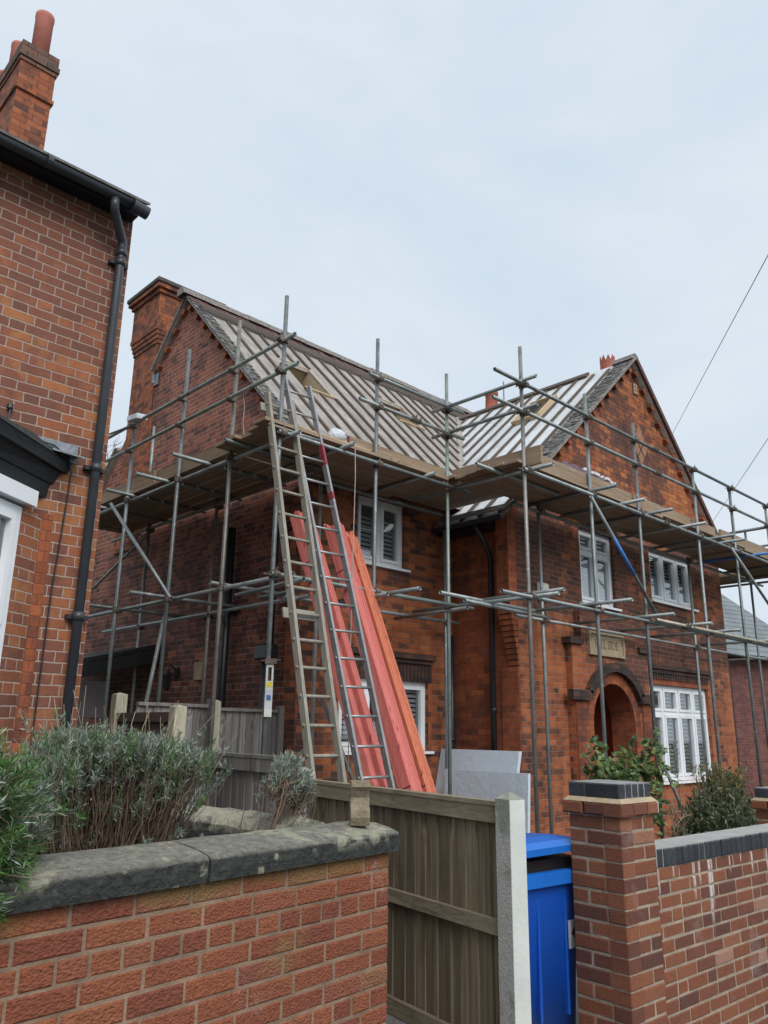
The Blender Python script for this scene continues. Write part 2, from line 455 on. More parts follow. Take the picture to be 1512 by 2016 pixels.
M['lavgrey'] = leaf_mat('silver lavender leaf', [(0, (.15, .19, .145)), (.5, (.26, .31, .26)), (1, (.42, .46, .42))], .6)
M['rose'] = leaf_mat('rose leaf', [(0, (.045, .095, .035)), (.5, (.10, .175, .055)), (.78, (.20, .27, .10)), (.9, (.26, .27, .08)), (1, (.20, .06, .035))], .45)
M['shrub'] = leaf_mat('olive green narrow leaf', [(0, (.028, .050, .024)), (.5, (.080, .120, .058)), (.8, (.18, .225, .125)), (1, (.40, .38, .24))], .5)
M['shrubyellow'] = leaf_mat('yellow tipped narrow leaf', [(0, (.10, .11, .04)), (.6, (.24, .22, .075)), (1, (.40, .26, .10))], .5)
M['weed'] = leaf_mat('weed leaf', [(0, (.06, .14, .02)), (1, (.14, .26, .05))])

# glass: thin pane, see-through with sky reflections
g = NT('window glass')
gl = g.n('ShaderNodeBsdfGlossy')
gl.inputs['Roughness'].default_value = .02
gl.inputs['Color'].default_value = (.9, .93, .95, 1)
tr = g.n('ShaderNodeBsdfTransparent')
tr.inputs['Color'].default_value = (.93, .95, .96, 1)
fr = g.n('ShaderNodeFresnel')
fr.inputs['IOR'].default_value = 1.6
fm = g.m_('ADD', g.m_('MULTIPLY', fr.outputs[0], 1.6), .09, clamp=True)
ms = g.n('ShaderNodeMixShader')
g.t.links.new(fm, ms.inputs[0])
g.t.links.new(tr.outputs[0], ms.inputs[1])
g.t.links.new(gl.outputs[0], ms.inputs[2])
g.t.links.new(ms.outputs[0], g.out.inputs['Surface'])
M['glass'] = g.m

# near wall bricks (every brick is modelled): colour per brick
def geo_brick(name, stops, rock, white=None, moss=None):
    g = NT(name)
    o = g.tcs('Object')
    i = g.isl()
    c = g.ramp(i, stops)
    f = g.noise(o, 70, 4, .65)
    f2 = g.noise(o, 5, 4, .6)
    c = g.mix(1.0, c, g.ramp(f, [(.3, .72), (.6, 1.0)]), 'MULTIPLY')
    c = g.mix(g.m_('MULTIPLY', g.step(f2, .52, .75), .28), c, (.10, .045, .035))
    w = g.m_('MULTIPLY', g.step(g.m_('ADD', g.noise(o, 2.6, 3), g.m_('MULTIPLY', f, .25)), .74, .88), .45 if rock else .2)
    c = g.mix(w, c, (.48, .40, .38))
    if moss:
        x, y, z = g.sep(o)
        mm = g.step(g.m_('ADD', g.noise(o, 2.2, 4, .6), g.m_('MULTIPLY', g.step(z, moss[0], moss[1]), .2)), .56, .72)
        c = g.mix(g.m_('MULTIPLY', mm, .75), c, (.24, .15, .055))
    if white:                                   # lime runs below the coping
        x, y, z = g.sep(o)
        tot = None
        rag = g.noise(g.comb(g.m_('MULTIPLY', x, 60.0), 0.0, g.m_('MULTIPLY', z, 5.0)), 1.0, 3, .7)
        for sx, sw, sl in ((4.437, .008, .20), (4.60, .009, .10), (4.83, .014, .24), (4.90, .010, .16), (5.02, .018, .46), (5.05, .010, .30), (5.29, .008, .12), (5.44, .006, .07), (5.60, .012, .16), (5.82, .010, .2)):
            dx = g.m_('ABSOLUTE', g.m_('SUBTRACT', x, sx))
            q = g.m_('MULTIPLY', g.step(dx, sw * 1.5, sw * .4), g.step(z, white - sl, white - sl * .4))
            tot = q if tot is None else g.m_('MAXIMUM', tot, q)
        s_ = g.m_('MULTIPLY', tot, g.step(rag, .30, .55))
        c = g.mix(g.m_('MULTIPLY', s_, .85), c, (.66, .63, .62))
    if rock:
        vo = g.n('ShaderNodeTexVoronoi')
        g.set(vo.inputs['Vector'], g.mapping(o, (1, 1, 1.5)))
        vo.inputs['Scale'].default_value = 75
        h = g.m_('ADD', g.m_('MULTIPLY', vo.outputs['Distance'], .7), g.m_('MULTIPLY', g.noise(o, 48, 4, .7, 1.5), 1.0))
        g.bump(h, .008)
    else:
        g.bump(g.m_('ADD', f, g.noise(o, 200, 2)), .004)
    return g.fin(c, .9)
M['brickrock'] = geo_brick('rustic red brick', [(0, (.225, .066, .038)), (.3, (.265, .078, .040)), (.6, (.30, .092, .044)), (.82, (.325, .108, .050)), (.92, (.26, .088, .056)), (1, (.31, .155, .07))], True, moss=(.95, 1.09))
M['brickright'] = geo_brick('old red boundary brick', [(0, (.12, .046, .034)), (.3, (.19, .066, .038)), (.65, (.245, .082, .040)), (.90, (.28, .102, .05)), (.94, (.33, .15, .09)), (1, (.38, .22, .16))], False, white=.885)
M['mortarwarm'] = simple('warm mortar', (.26, .175, .12), .95, 0, .4, 7, .006, 90)
M['mortarbuff'] = simple('buff mortar', (.36, .29, .22), .95, 0, .3, 12, .008, 90)
M['mortarcap'] = simple('mortar fillet', (.42, .33, .22), .95, 0, .2, 9, .01, 50)

g = NT('lichened coping stone')
o = g.tcs('Object')
f = g.noise(o, 30, 5, .7)
f2 = g.noise(o, 5, 4, .6)
x, y, z = g.sep(o)
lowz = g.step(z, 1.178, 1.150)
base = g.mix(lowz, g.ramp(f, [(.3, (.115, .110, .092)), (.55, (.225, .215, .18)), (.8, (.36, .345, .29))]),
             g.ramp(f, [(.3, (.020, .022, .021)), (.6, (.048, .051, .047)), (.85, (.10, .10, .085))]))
vo = g.n('ShaderNodeTexVoronoi')
g.set(vo.inputs['Vector'], o)
vo.inputs['Scale'].default_value = 9.0
spot = g.step(g.m_('ADD', vo.outputs['Distance'], g.m_('ADD', g.m_('MULTIPLY', f, .34), g.m_('MULTIPLY', g.noise(o, 14, 3), .3))), .52, .44)
spot = g.m_('MULTIPLY', spot, g.step(f2, .40, .50))
big = g.m_('MULTIPLY', g.step(g.m_('ADD', g.noise(o, 3.2, 4, .7), g.m_('MULTIPLY', g.step(x, 1.9, 2.4), .13)), .56, .62), g.step(z, 1.11, 1.17))
lich = g.m_('MAXIMUM', spot, big)
base = g.mix(g.m_('MULTIPLY', lich, .75), base, g.ramp(f, [(.3, (.28, .275, .19)), (.7, (.47, .455, .34))]))
g.bump(g.m_('ADD', f, g.m_('MULTIPLY', g.noise(o, 9, 4, .7), 2.0)), .02)
M['coping'] = g.fin(base, .95)

# ------------------------------------------------------------------ mesh helpers
class MB:
    def __init__(s):
        s.v, s.f, s.mi = [], [], []
        s.cur = 0
    def add(s, vs, fs):
        b = len(s.v)
        s.v.extend(tuple(p) for p in vs)
        for f in fs:
            s.f.append(tuple(i + b for i in f))
            s.mi.append(s.cur)
    def quad(s, a, b, c, d):
        s.add((a, b, c, d), ((0, 1, 2, 3),))
    def poly(s, pts):
        s.add(pts, (tuple(range(len(pts))),))
    def obox(s, o, a, b, c):
        """box from corner o along the vectors a, b, c"""
        o, a, b, c = map(Vector, (o, a, b, c))
        vs = [o, o + a, o + a + b, o + b, o + c, o + a + c, o + a + b + c, o + b + c]
        fs = [(0, 3, 2, 1), (4, 5, 6, 7), (0, 1, 5, 4), (1, 2, 6, 5), (2, 3, 7, 6), (3, 0, 4, 7)]
        if a.cross(b).dot(c) < 0:
            fs = [f[::-1] for f in fs]
        s.add(vs, fs)
    def box(s, x0, x1, y0, y1, z0, z1):
        s.obox((x0, y0, z0), (x1 - x0, 0, 0), (0, y1 - y0, 0), (0, 0, z1 - z0))
    def cbox(s, p, q, up, w, h, off=0.0):
        """bar from p to q, w wide and h deep along up"""
        p, q, up = Vector(p), Vector(q), Vector(up).normalized()
        d = (q - p)
        side = d.cross(up).normalized()
        s.obox(p - side * (w / 2) + up * off, d, side * w, up * h)
    def bevbox(s, x0, x1, y0, y1, z0, z1, r=.01):
        """box with chamfered edges"""
        import itertools
        xs, ys, zs = (x0, x1), (y0, y1), (z0, z1)
        vs, idx = [], {}
        for i, j, k in itertools.product((0, 1), repeat=3):
            sx, sy, sz = (r, -r)[i], (r, -r)[j], (r, -r)[k]
            P = (xs[i], ys[j], zs[k])
            for ax, p in enumerate(((P[0], P[1] + sy, P[2] + sz), (P[0] + sx, P[1], P[2] + sz), (P[0] + sx, P[1] + sy, P[2]))):
                idx[(i, j, k, ax)] = len(vs)
                vs.append(p)
        fs = []
        for ax in range(3):
            o1, o2 = [a for a in range(3) if a != ax]
            for sd_ in (0, 1):
                q = []
                for u, v in ((0, 0), (1, 0), (1, 1), (0, 1)):
                    c = [0, 0, 0]; c[ax] = sd_; c[o1] = u; c[o2] = v
                    q.append(idx[(*c, ax)])
                fs.append(tuple(q))
        for a1, a2 in ((0, 1), (0, 2), (1, 2)):
            o = 3 - a1 - a2
            for u in (0, 1):
                for v in (0, 1):
                    c0 = [0, 0, 0]; c0[a1] = u; c0[a2] = v
                    c1 = list(c0); c1[o] = 1
                    fs.append((idx[(*c0, a1)], idx[(*c1, a1)], idx[(*c1, a2)], idx[(*c0, a2)]))
        for i, j, k in itertools.product((0, 1), repeat=3):
            fs.append(tuple(idx[(i, j, k, a)] for a in range(3)))
        cen = Vector(((x0 + x1) / 2, (y0 + y1) / 2, (z0 + z1) / 2))
        out = []
        for f in fs:
            p = [Vector(vs[i]) for i in f]
            nrm = (p[1] - p[0]).cross(p[2] - p[0])
            out.append(f if nrm.dot(p[0] - cen) > 0 else f[::-1])
        s.add(vs, out)
    def tube(s, pts, r, seg=8, cap=True, hollow=False, r2=None):
        pts = [Vector(p) for p in pts]
        n = len(pts)
        rings = []
        prev = None
        for i, p in enumerate(pts):
            d = (pts[min(i + 1, n - 1)] - pts[max(i - 1, 0)]).normalized()
            if prev is None:
                a = d.orthogonal().normalized()
            else:
                a = (prev - d * prev.dot(d))
                a = a.normalized() if a.length > 1e-6 else d.orthogonal().normalized()
            prev = a
            b = d.cross(a)
            rr = r if r2 is None else r + (r2 - r) * i / max(1, n - 1)
            rings.append([p + (a * math.cos(t) + b * math.sin(t)) * rr for t in [2 * math.pi * k / seg for k in range(seg)]])
        vs = [q for rg in rings for q in rg]
        fs = []
        for i in range(n - 1):
            for k in range(seg):
                k2 = (k + 1) % seg
                fs.append((i * seg + k, i * seg + k2, (i + 1) * seg + k2, (i + 1) * seg + k))
        if hollow:
            for end in (0, n - 1):
                d = (pts[1] - pts[0]).normalized() if end == 0 else (pts[-2] - pts[-1]).normalized()
                base = len(vs)
                c = pts[end]
                vs += [c + (q - c) * .8 for q in rings[end]]
                vs += [c + (q - c) * .8 + d * .09 for q in rings[end]]
                for k in range(seg):
                    k2 = (k + 1) % seg
                    e = end * seg
                    q1 = (e + k, e + k2, base + k2, base + k)
                    q2 = (base + k, base + k2, base + seg + k2, base + seg + k)
                    if end == 0:
                        q1, q2 = q1[::-1], q2[::-1]
                    fs += [q1, q2]
                fs.append(tuple(base + seg + k for k in range(seg)))
        elif cap:
            fs.append(tuple(range(seg))[::-1])
            fs.append(tuple((n - 1) * seg + k for k in range(seg)))
        s.add(vs, fs)
    def lathe(s, c, prof, seg=14):
        """prof: list of (radius, z) about the vertical axis through c=(x, y)"""
        vs, fs = [], []
        for r, z in prof:
            for k in range(seg):
                t = 2 * math.pi * k / seg
                vs.append((c[0] + r * math.cos(t), c[1] + r * math.sin(t), z))
        for i in range(len(prof) - 1):
            for k in range(seg):
                k2 = (k + 1) % seg
                fs.append((i * seg + k, i * seg + k2, (i + 1) * seg + k2, (i + 1) * seg + k))
        fs.append(tuple(range(seg))[::-1])
        fs.append(tuple((len(prof) - 1) * seg + k for k in range(seg)))
        s.add(vs, fs)
    def slab(s, pts, t):
        """closed slab below a planar polygon"""
        n = len(pts)
        lo = [(p[0], p[1], p[2] - t) for p in pts]
        fs = [tuple(range(n)), tuple(range(n, 2 * n))[::-1]]
        for i in range(n):
            j = (i + 1) % n
            fs.append((i, i + n, j + n, j))
        s.add(list(pts) + lo, fs)
    def build(s, name, mat, parent=None, smooth=False, base=None):
        mats = mat if isinstance(mat, (list, tuple)) else [mat]
        me = bpy.data.meshes.new(name)
        vs = s.v
        off = (0, 0, 0)
        if base is not None:
            off = base
            vs = [(p[0] - off[0], p[1] - off[1], p[2] - off[2]) for p in vs]
        me.from_pydata(vs, [], s.f)
        for m in mats:
            me.materials.append(m)
        me.polygons.foreach_set('material_index', s.mi)
        if smooth:
            me.polygons.foreach_set('use_smooth', [True] * len(s.f))
        if len(s.f) < 6000:
            uvl = me.uv_layers.new(name='UVMap')
            d = uvl.data
            for p in me.polygons:
                nx, ny, nz_ = (abs(q) for q in p.normal)
                for li, vi in zip(p.loop_indices, p.vertices):
                    x, y, z = s.v[vi]
                    if nz_ > .9:
                        d[li].uv = (x, y)
                    elif ny >= nx:
                        d[li].uv = (x / max(ny, .5) if nz_ < .3 else x, z)
                    else:
                        d[li].uv = (y + .07, z)
        me.update()
        o = bpy.data.objects.new(name, me)
        COL.objects.link(o)
        if base is not None:
            o.location = off
        if parent is not None:
            o.parent = parent
            if parent.type == 'EMPTY':
                o.matrix_parent_inverse = Matrix.Translation(-Vector(parent.location))
        return o

def tag(o, label, cat, group=None):
    o['label'] = label
    o['category'] = cat
    if group:
        o['group'] = group
    return o
def thing(name, loc, label, cat, group=None):
    o = bpy.data.objects.new(name, None)
    o.empty_display_size = .1
    COL.objects.link(o)
    o.location = loc
    return tag(o, label, cat, group)
def struct(o, kind='structure'):
    o['kind'] = kind
    return o
def solo(mb, name, mat, label, cat, group=None, smooth=False):
    xs, ys, zs = zip(*mb.v)
    base = ((min(xs) + max(xs)) / 2, (min(ys) + max(ys)) / 2, min(zs))
    return tag(mb.build(name, mat, None, smooth, base), label, cat, group)

class Plane:
    """vertical working plane: u along d, w inwards (left of d), z up"""
    def __init__(s, o, d):
        s.o = Vector((o[0], o[1], 0))
        s.d = Vector((d[0], d[1], 0)).normalized()
        s.w = Vector((-s.d.y, s.d.x, 0))
    def p(s, u, w, z):
        q = s.o + s.d * u + s.w * w
        return (q.x, q.y, z)
    def box(s, mb, u0, u1, w0, w1, z0, z1):
        mb.obox(s.p(u0, w0, z0), s.d * (u1 - u0), s.w * (w1 - w0), (0, 0, z1 - z0))

def wall_sheet(mb, P, u0, u1, z0, z1, openings, reveal=.1, w=0.0):
    us = sorted({u0, u1, *[o[0] for o in openings], *[o[1] for o in openings]})
    zs = sorted({z0, z1, *[o[2] for o in openings], *[o[3] for o in openings]})
    for a, b in zip(us, us[1:]):
        for c, d in zip(zs, zs[1:]):
            if any(o[0] <= a and b <= o[1] and o[2] <= c and d <= o[3] for o in openings):
                continue
            mb.quad(P.p(a, w, c), P.p(b, w, c), P.p(b, w, d), P.p(a, w, d))
    for o in openings:
        a, b, c, d = o[:4]
        r = w + reveal
        mb.quad(P.p(a, w, c), P.p(a, w, d), P.p(a, r, d), P.p(a, r, c))
        mb.quad(P.p(b, w, d), P.p(b, w, c), P.p(b, r, c), P.p(b, r, d))
        mb.quad(P.p(a, w, d), P.p(b, w, d), P.p(b, r, d), P.p(a, r, d))
        mb.quad(P.p(b, w, c), P.p(a, w, c), P.p(a, r, c), P.p(b, r, c))

def window(parent, P, u0, u1, z0, z1, mull=(), trans=None, w=.06, fr=.055, sash=True, shut='full', sill=True, room=True, closed=0.0):
    """casement window: frame is the part, panes / shutter / sill its sub-parts"""
    mb = MB()
    us = [u0, *mull, u1]
    d = .07
    P.box(mb, u0, u0 + fr, w, w + d, z0, z1)
    P.box(mb, u1 - fr, u1, w, w + d, z0, z1)
    P.box(mb, u0 + fr, u1 - fr, w, w + d, z1 - fr, z1)
    P.box(mb, u0 + fr, u1 - fr, w, w + d, z0, z0 + fr * 1.2)
    for m in mull:
        P.box(mb, m - fr * .55, m + fr * .55, w, w + d, z0 + fr * 1.2, z1 - fr)
    lights = []
    for i, (a, b) in enumerate(zip(us, us[1:])):
        a2 = a + (fr if i == 0 else fr * .55)
        b2 = b - (fr if i == len(us) - 2 else fr * .55)
        if trans:
            P.box(mb, a2, b2, w, w + d, trans - fr * .5, trans + fr * .5)
            lights += [(a2, b2, z0 + fr * 1.2, trans - fr * .5), (a2, b2, trans + fr * .5, z1 - fr)]
        else:
            lights.append((a2, b2, z0 + fr * 1.2, z1 - fr))
    gm = MB()
    s_ = .045 if sash else 0.0
    for a, b, c, e in lights:
        a, b, c, e = a + .002, b - .002, c + .002, e - .002
        if sash:
            P.box(mb, a, a + s_, w - .014, w + .05, c, e)
            P.box(mb, b - s_, b, w - .014, w + .05, c, e)
            P.box(mb, a + s_, b - s_, w - .014, w + .05, e - s_, e)
            P.box(mb, a + s_, b - s_, w - .014, w + .05, c, c + s_)
        gm.quad(P.p(a + s_, w + .03, c + s_), P.p(b - s_, w + .03, c + s_), P.p(b - s_, w + .03, e - s_), P.p(a + s_, w + .03, e - s_))
    f = mb.build('window', M['upvc'], parent)
    gm.build('pane', M['glass'], f)
    if shut:
        sm = MB()
        for a, b, c, e in lights:
            top = e if shut == 'full' else c + (e - c) * float(shut)
            P.box(sm, a - .02, a + .035, w + .075, w + .10, c, top)
            P.box(sm, b - .035, b + .02, w + .075, w + .10, c, top)
            z = c + .02
            while z < top:
                dw, hz = (.012, .064) if (z - c) < closed * (e - c) else (.040, .045)
                mb2 = [P.p(a + .035, w + .072, z), P.p(b - .035, w + .072, z), P.p(b - .035, w + .072 + dw, z + hz), P.p(a + .035, w + .072 + dw, z + hz)]
                sm.quad(*mb2)
                z += .062
        sm.build('shutter', M['shutter'], f)
    if sill:
        sm = MB()
        P.box(sm, u0 - .06, u1 + .06, -.06, w, z0 - .035, z0 - .002)
        sm.build('sill', M['upvc'], f)
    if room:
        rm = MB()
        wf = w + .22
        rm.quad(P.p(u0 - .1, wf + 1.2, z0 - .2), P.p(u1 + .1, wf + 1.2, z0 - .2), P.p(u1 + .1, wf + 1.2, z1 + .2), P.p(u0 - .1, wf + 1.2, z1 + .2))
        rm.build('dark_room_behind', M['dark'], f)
    return f

def text_mesh(txt, size, depth=.0):
    cu = bpy.data.curves.new('lettering', 'FONT')
    cu.body = txt
    cu.size = size
    cu.align_x = 'CENTER'
    cu.align_y = 'CENTER'
    cu.extrude = depth
    o = bpy.data.objects.new('lettering', cu)
    COL.objects.link(o)
    bpy.context.view_layer.update()
    dg = bpy.context.evaluated_depsgraph_get()
    me = bpy.data.meshes.new_from_object(o.evaluated_get(dg))
    bpy.data.objects.remove(o)
    vs = [tuple(v.co) for v in me.vertices]
    fs = [tuple(p.vertices) for p in me.polygons]
    return vs, fs
def add_text(mb, txt, size, P, u, w, z, sx=1.0, depth=.003):
    vs, fs = text_mesh(txt, size, depth)
    mb.add([P.p(u + a * sx, w - c, z + b) for a, b, c in vs], fs)

# ------------------------------------------------------------------ ground
mb = MB()
mb.quad((-300, 2.46, -.02), (300, 2.46, -.02), (300, 300, -.02), (-300, 300, -.02))
mb.quad((-300, -300, -.80), (300, -300, -.80), (300, 2.46, -.80), (-300, 2.46, -.80))
mb.quad((-300, 2.46, -.80), (300, 2.46, -.80), (300, 2.46, -.02), (-300, 2.46, -.02))
struct(mb.build('ground', M['grassy']))
mb = MB()
for xa, xb, za, zb in ((-30, 3.2, 0, 0), (3.2, 14, 0, -.75), (14, 40, -.75, -.75)):
    mb.quad((xa, -3, za), (xb, -3, zb), (xb, 2.45, zb), (xa, 2.45, za))
struct(mb.build('pavement', M['asphalt']))
mb = MB(); mb.quad((3.0, 2.45, 0), (8.78, 2.45, 0), (8.78, 13, 0), (3.0, 13, 0))
struct(mb.build('driveway', M['drive']))
mb = MB(); mb.quad((8.78, 2.45, .004), (22, 2.45, .004), (22, 6.5, .004), (8.78, 6.5, .004))
struct(mb.build('front_garden_soil', M['soil']))
mb = MB(); mb.box(-.9, 2.36, 2.70, 4.7, .0, 1.02)
struct(mb.build('planter_soil', M['soil']))

# ------------------------------------------------------------------ main house
XL, XW, XR = 5.95, 8.78, 15.4          # left gable, wing side, wing right
YM, YF, YB = 7.7, 6.51, 14.6           # main front, wing front, back
YR, ZR, SM = 11.1, 8.75, 1.06          # main ridge and slope
XV, ZV, SL, SR = 12.4, 8.25, .93, 1.03 # wing ridge and slopes
mz = lambda y: ZR - SM * abs(YR - y)
vz = lambda x: ZV - (SL * (XV - x) if x < XV else SR * (x - XV))
def valley_y(x): return YR - (ZR - vz(x)) / SM

house = thing('brick_house', (XW, YM, 0), 'sooty orange brick house with stripped roof and front gable, wrapped in scaffolding', 'house')
WING = Plane((0, YF), (1, 0))
MAIN = Plane((0, YM), (1, 0))
SIDE = Plane((XW, 0), (0, -1))          # u = -y, inwards = +x
mb = MB()
# wing front
porch = (10.31, 11.59, 0.0, 2.40)
w1 = (10.40, 11.40, 3.53, 4.71)
w2 = (12.59, 14.16, 3.83, 4.73)
gw = (12.24, 14.40, .88, 2.41)
mb.cur = 0
wall_sheet(mb, WING, XW, XR, 0, 4.88, [porch, w1, w2, gw])
mb.cur = 1
mb.poly([(XW, YF, 4.88), (XR, YF, 4.88), (XR, YF, vz(XR)), (XV, YF, ZV)])
# main front
mw = (6.87, 7.78, 3.79, 4.72)
mg = (6.62, 8.26, 1.35, 2.26)
mb.cur = 2
wall_sheet(mb, MAIN, XL, XW, 0, mz(YM), [mw, mg])
# wing side
mb.cur = 3
mb.quad((XW, YM, 0), (XW, YF, 0), (XW, YF, 4.88), (XW, YM, 4.88))
# left gable
mb.cur = 4
mb.poly([(XL, YB, 0), (XL, YM, 0), (XL, YM, mz(YM)), (XL, YR, ZR), (XL, YB, mz(YB))])
mb.cur = 4
mb.quad((XR, YF, 0), (XR, YB, 0), (XR, YB, vz(XR)), (XR, YF, vz(XR)))
mb.quad((XR, YB, 0), (XL, YB, 0), (XL, YB, mz(YB)), (XR, YB, mz(YB)))
walls = mb.build('wall', [M['front'], M['gable'], M['mainf'], M['rub'], M['side']], house)

# corbelled corner pier of the wing
mb = MB()
mb.box(8.60, XW, YF + .002, 6.72, 3.32, 4.70)
n = 11
for i in range(n):
    x = 8.60 + (XW - 8.60) * (i + 1) / (n + 1)
    mb.box(x, XW, YF + .002, 6.74 - .006 * i, 3.32 - .0765 * (i + 1) + .006, 3.32 - .0765 * i - .002)
mb.build('corbelled_pier', M['rub'], house)
mb = MB(); mb.box(XW - .025, XW, YF + .004, 6.80, 0, 2.46)
mb.build('corner_pier', M['rub'], house)
mb = MB(); mb.box(XL - .02, XL + .24, YM - .02, YM + .24, 0, 4.6)
mb.build('corner_pier', M['mainf'], house)

# windows
window(house, WING, *w1, mull=(10.90,), trans=4.36, shut=.92, closed=.72)
window(house, WING, *w2, mull=(13.11, 13.64), closed=.5)
window(house, WING, *gw, mull=(12.78, 13.32, 13.86), trans=1.96)
window(house, MAIN, *mw, mull=(7.325,), shut=.75)
window(house, MAIN, *mg, mull=(7.17, 7.71))

# moulded heads over the ground floor windows
mb = MB()
WING.box(mb, 12.14, 14.52, -.085, 0, 2.665, 2.74)
WING.box(mb, 12.18, 14.48, -.05, 0, 2.60, 2.663)
u = 12.22
while u < 14.42:
    WING.box(mb, u, u + .055, -.035, 0, 2.50, 2.598)
    u += .085
mb.build('moulded_window_head', M['corbel'], house)
mb = MB()
WING.box(mb, 12.24, 14.40, -.012, 0, 2.412, 2.498)
mb.build('window_lintel', M['rub'], house)
mb = MB()
MAIN.box(mb, 6.5, 8.34, -.08, 0, 2.56, 2.64)
MAIN.box(mb, 6.54, 8.30, -.045, 0, 2.505, 2.558)
u = 6.6
while u < 8.26:
    MAIN.box(mb, u, u + .06, -.015, 0, 2.265, 2.50)
    u += .072
mb.build('moulded_window_head', M['corbel'], house)

# porch surround with round arch
PW = -.11
mb = MB()
ac, ar, az = 10.95, .59, 1.75
def arc(r, n=18): return [(ac + r * math.cos(math.pi * k / n), az + r * math.sin(math.pi * k / n)) for k in range(n + 1)]
inner, outer = arc(ar), arc(ar + .17)
x0, x1, zt = 9.88, 12.06, 2.86
WING.box(mb, x0, ac - ar - .17, PW, 0, 0, az)
WING.box(mb, ac + ar + .17, x1, PW, 0, 0, az)
top = zt
for (a, b), (c, d) in zip(outer, outer[1:]):
    mb.quad(WING.p(a, PW, b), WING.p(a, PW, top), WING.p(c, PW, top), WING.p(c, PW, d))
mb.quad(WING.p(x0, PW, az), WING.p(outer[-1][0], PW, az), WING.p(outer[-1][0], PW, top), WING.p(x0, PW, top))
mb.quad(WING.p(outer[0][0], PW, az), WING.p(x1, PW, az), WING.p(x1, PW, top), WING.p(outer[0][0], PW, top))
for ux in (x0, x1):
    mb.quad(WING.p(ux, PW, az), WING.p(ux, PW, top), WING.p(ux, 0, top), WING.p(ux, 0, az))
mb.quad(WING.p(x0, PW, top), WING.p(x1, PW, top), WING.p(x1, 0, top), WING.p(x0, 0, top))
WING.box(mb, 10.14, 11.76, PW, 0, zt + .001, 3.36)
mb.build('porch_surround', M['front'], house)
for u0 in (9.89, 11.76):                           # shallow side pilasters
    mb = MB()
    WING.box(mb, u0, u0 + .28, PW - .03, PW, 0, 2.06)
    mb.build('porch_pilaster', M['rub'], house)
mb = MB()
for (a, b), (c, d), (e, f), (h, i) in zip(inner, inner[1:], outer, outer[1:]):
    mb.quad(WING.p(a, PW - .004, b), WING.p(e, PW - .004, f), WING.p(h, PW - .004, i), WING.p(c, PW - .004, d))
    mb.quad(WING.p(a, PW - .004, b), WING.p(c, PW - .004, d), WING.p(c, .3, d), WING.p(a, .3, b))
for s_ in (1, -1):
    xi, xo = ac + s_ * ar, ac + s_ * (ar + .17)
    WING.box(mb, min(xi, xo), max(xi, xo), PW - .004, .3, 0, az)
mb.build('porch_arch', M['rub'], house)
mb = MB()
ho, hi = arc(ar + .31), arc(ar + .175)
cut = 3
for k in range(cut, 18 - cut):
    (a, b), (c, d), (e, f), (h, i) = hi[k], hi[k + 1], ho[k], ho[k + 1]
    A = [WING.p(a, PW, b), WING.p(e, PW, f), WING.p(h, PW, i), WING.p(c, PW, d)]
    B = [WING.p(a, PW - .09, b), WING.p(e, PW - .09, f), WING.p(h, PW - .09, i), WING.p(c, PW - .09, d)]
    mb.quad(*B)
    mb.quad(A[1], B[1], B[2], A[2]); mb.quad(B[0], A[0], A[3], B[3])
mb.build('porch_hood_mould', M['corbel'], house)
for u0, u1, p_, z0, z1, nm_ in ((9.74, ac - .70, .09, 2.07, 2.21, 'hood_mould_return'), (ac + .70, 12.14, .09, 2.07, 2.21, 'hood_mould_return'),
                           (9.80, 10.14, .05, zt + .002, zt + .09, 'shoulder_cap'), (11.76, 12.10, .05, zt + .002, zt + .09, 'shoulder_cap')):
    mb = MB()
    WING.box(mb, u0, u1, PW - p_, PW - .001 if z0 < 2.5 else 0, z0, z1)
    mb.build(nm_, M['corbel'], house)
mb = MB()                                          # porch recess
y1 = YF + 1.25
pa, pb = ac - ar - .165, ac + ar + .165
mb.quad((pa, YF + .3, 0), (pa, y1, 0), (pa, y1, 2.5), (pa, YF + .3, 2.5))
mb.quad((pb, y1, 0), (pb, YF + .3, 0), (pb, YF + .3, 2.5), (pb, y1, 2.5))
mb.quad((pa, y1, 0), (pb, y1, 0), (pb, y1, 1.72), (pa, y1, 1.72))
mb.quad((pa, y1 - .004, 0), (pa, YF, .0), (pb, YF, .0), (pb, y1 - .004, 0))
mb.build('porch_recess', M['porchred'], house)
mb = MB()
mb.quad((pa, y1, 1.72), (pb, y1, 1.72), (pb, y1, 2.5), (pa, y1, 2.5))
mb.quad((pa, YF + .3, 2.5), (pb, YF + .3, 2.5), (pb, y1, 2.5), (pa, y1, 2.5))
mb.build('porch_ceiling', M['plaster'], house)
mb = MB()
lx, ly, lz = 10.62, YF + .45, 2.02
mb.lathe((lx, ly), [(.02, lz + .2), (.03, lz + .17), (.085, lz + .13), (.07, lz + .12), (.055, lz), (.02, lz - .03)], 8)
mb.tube([(lx, ly, lz + .2), (lx, ly, 2.5)], .006, 5)
mb.build('porch_lantern', M['lampblack'], house)
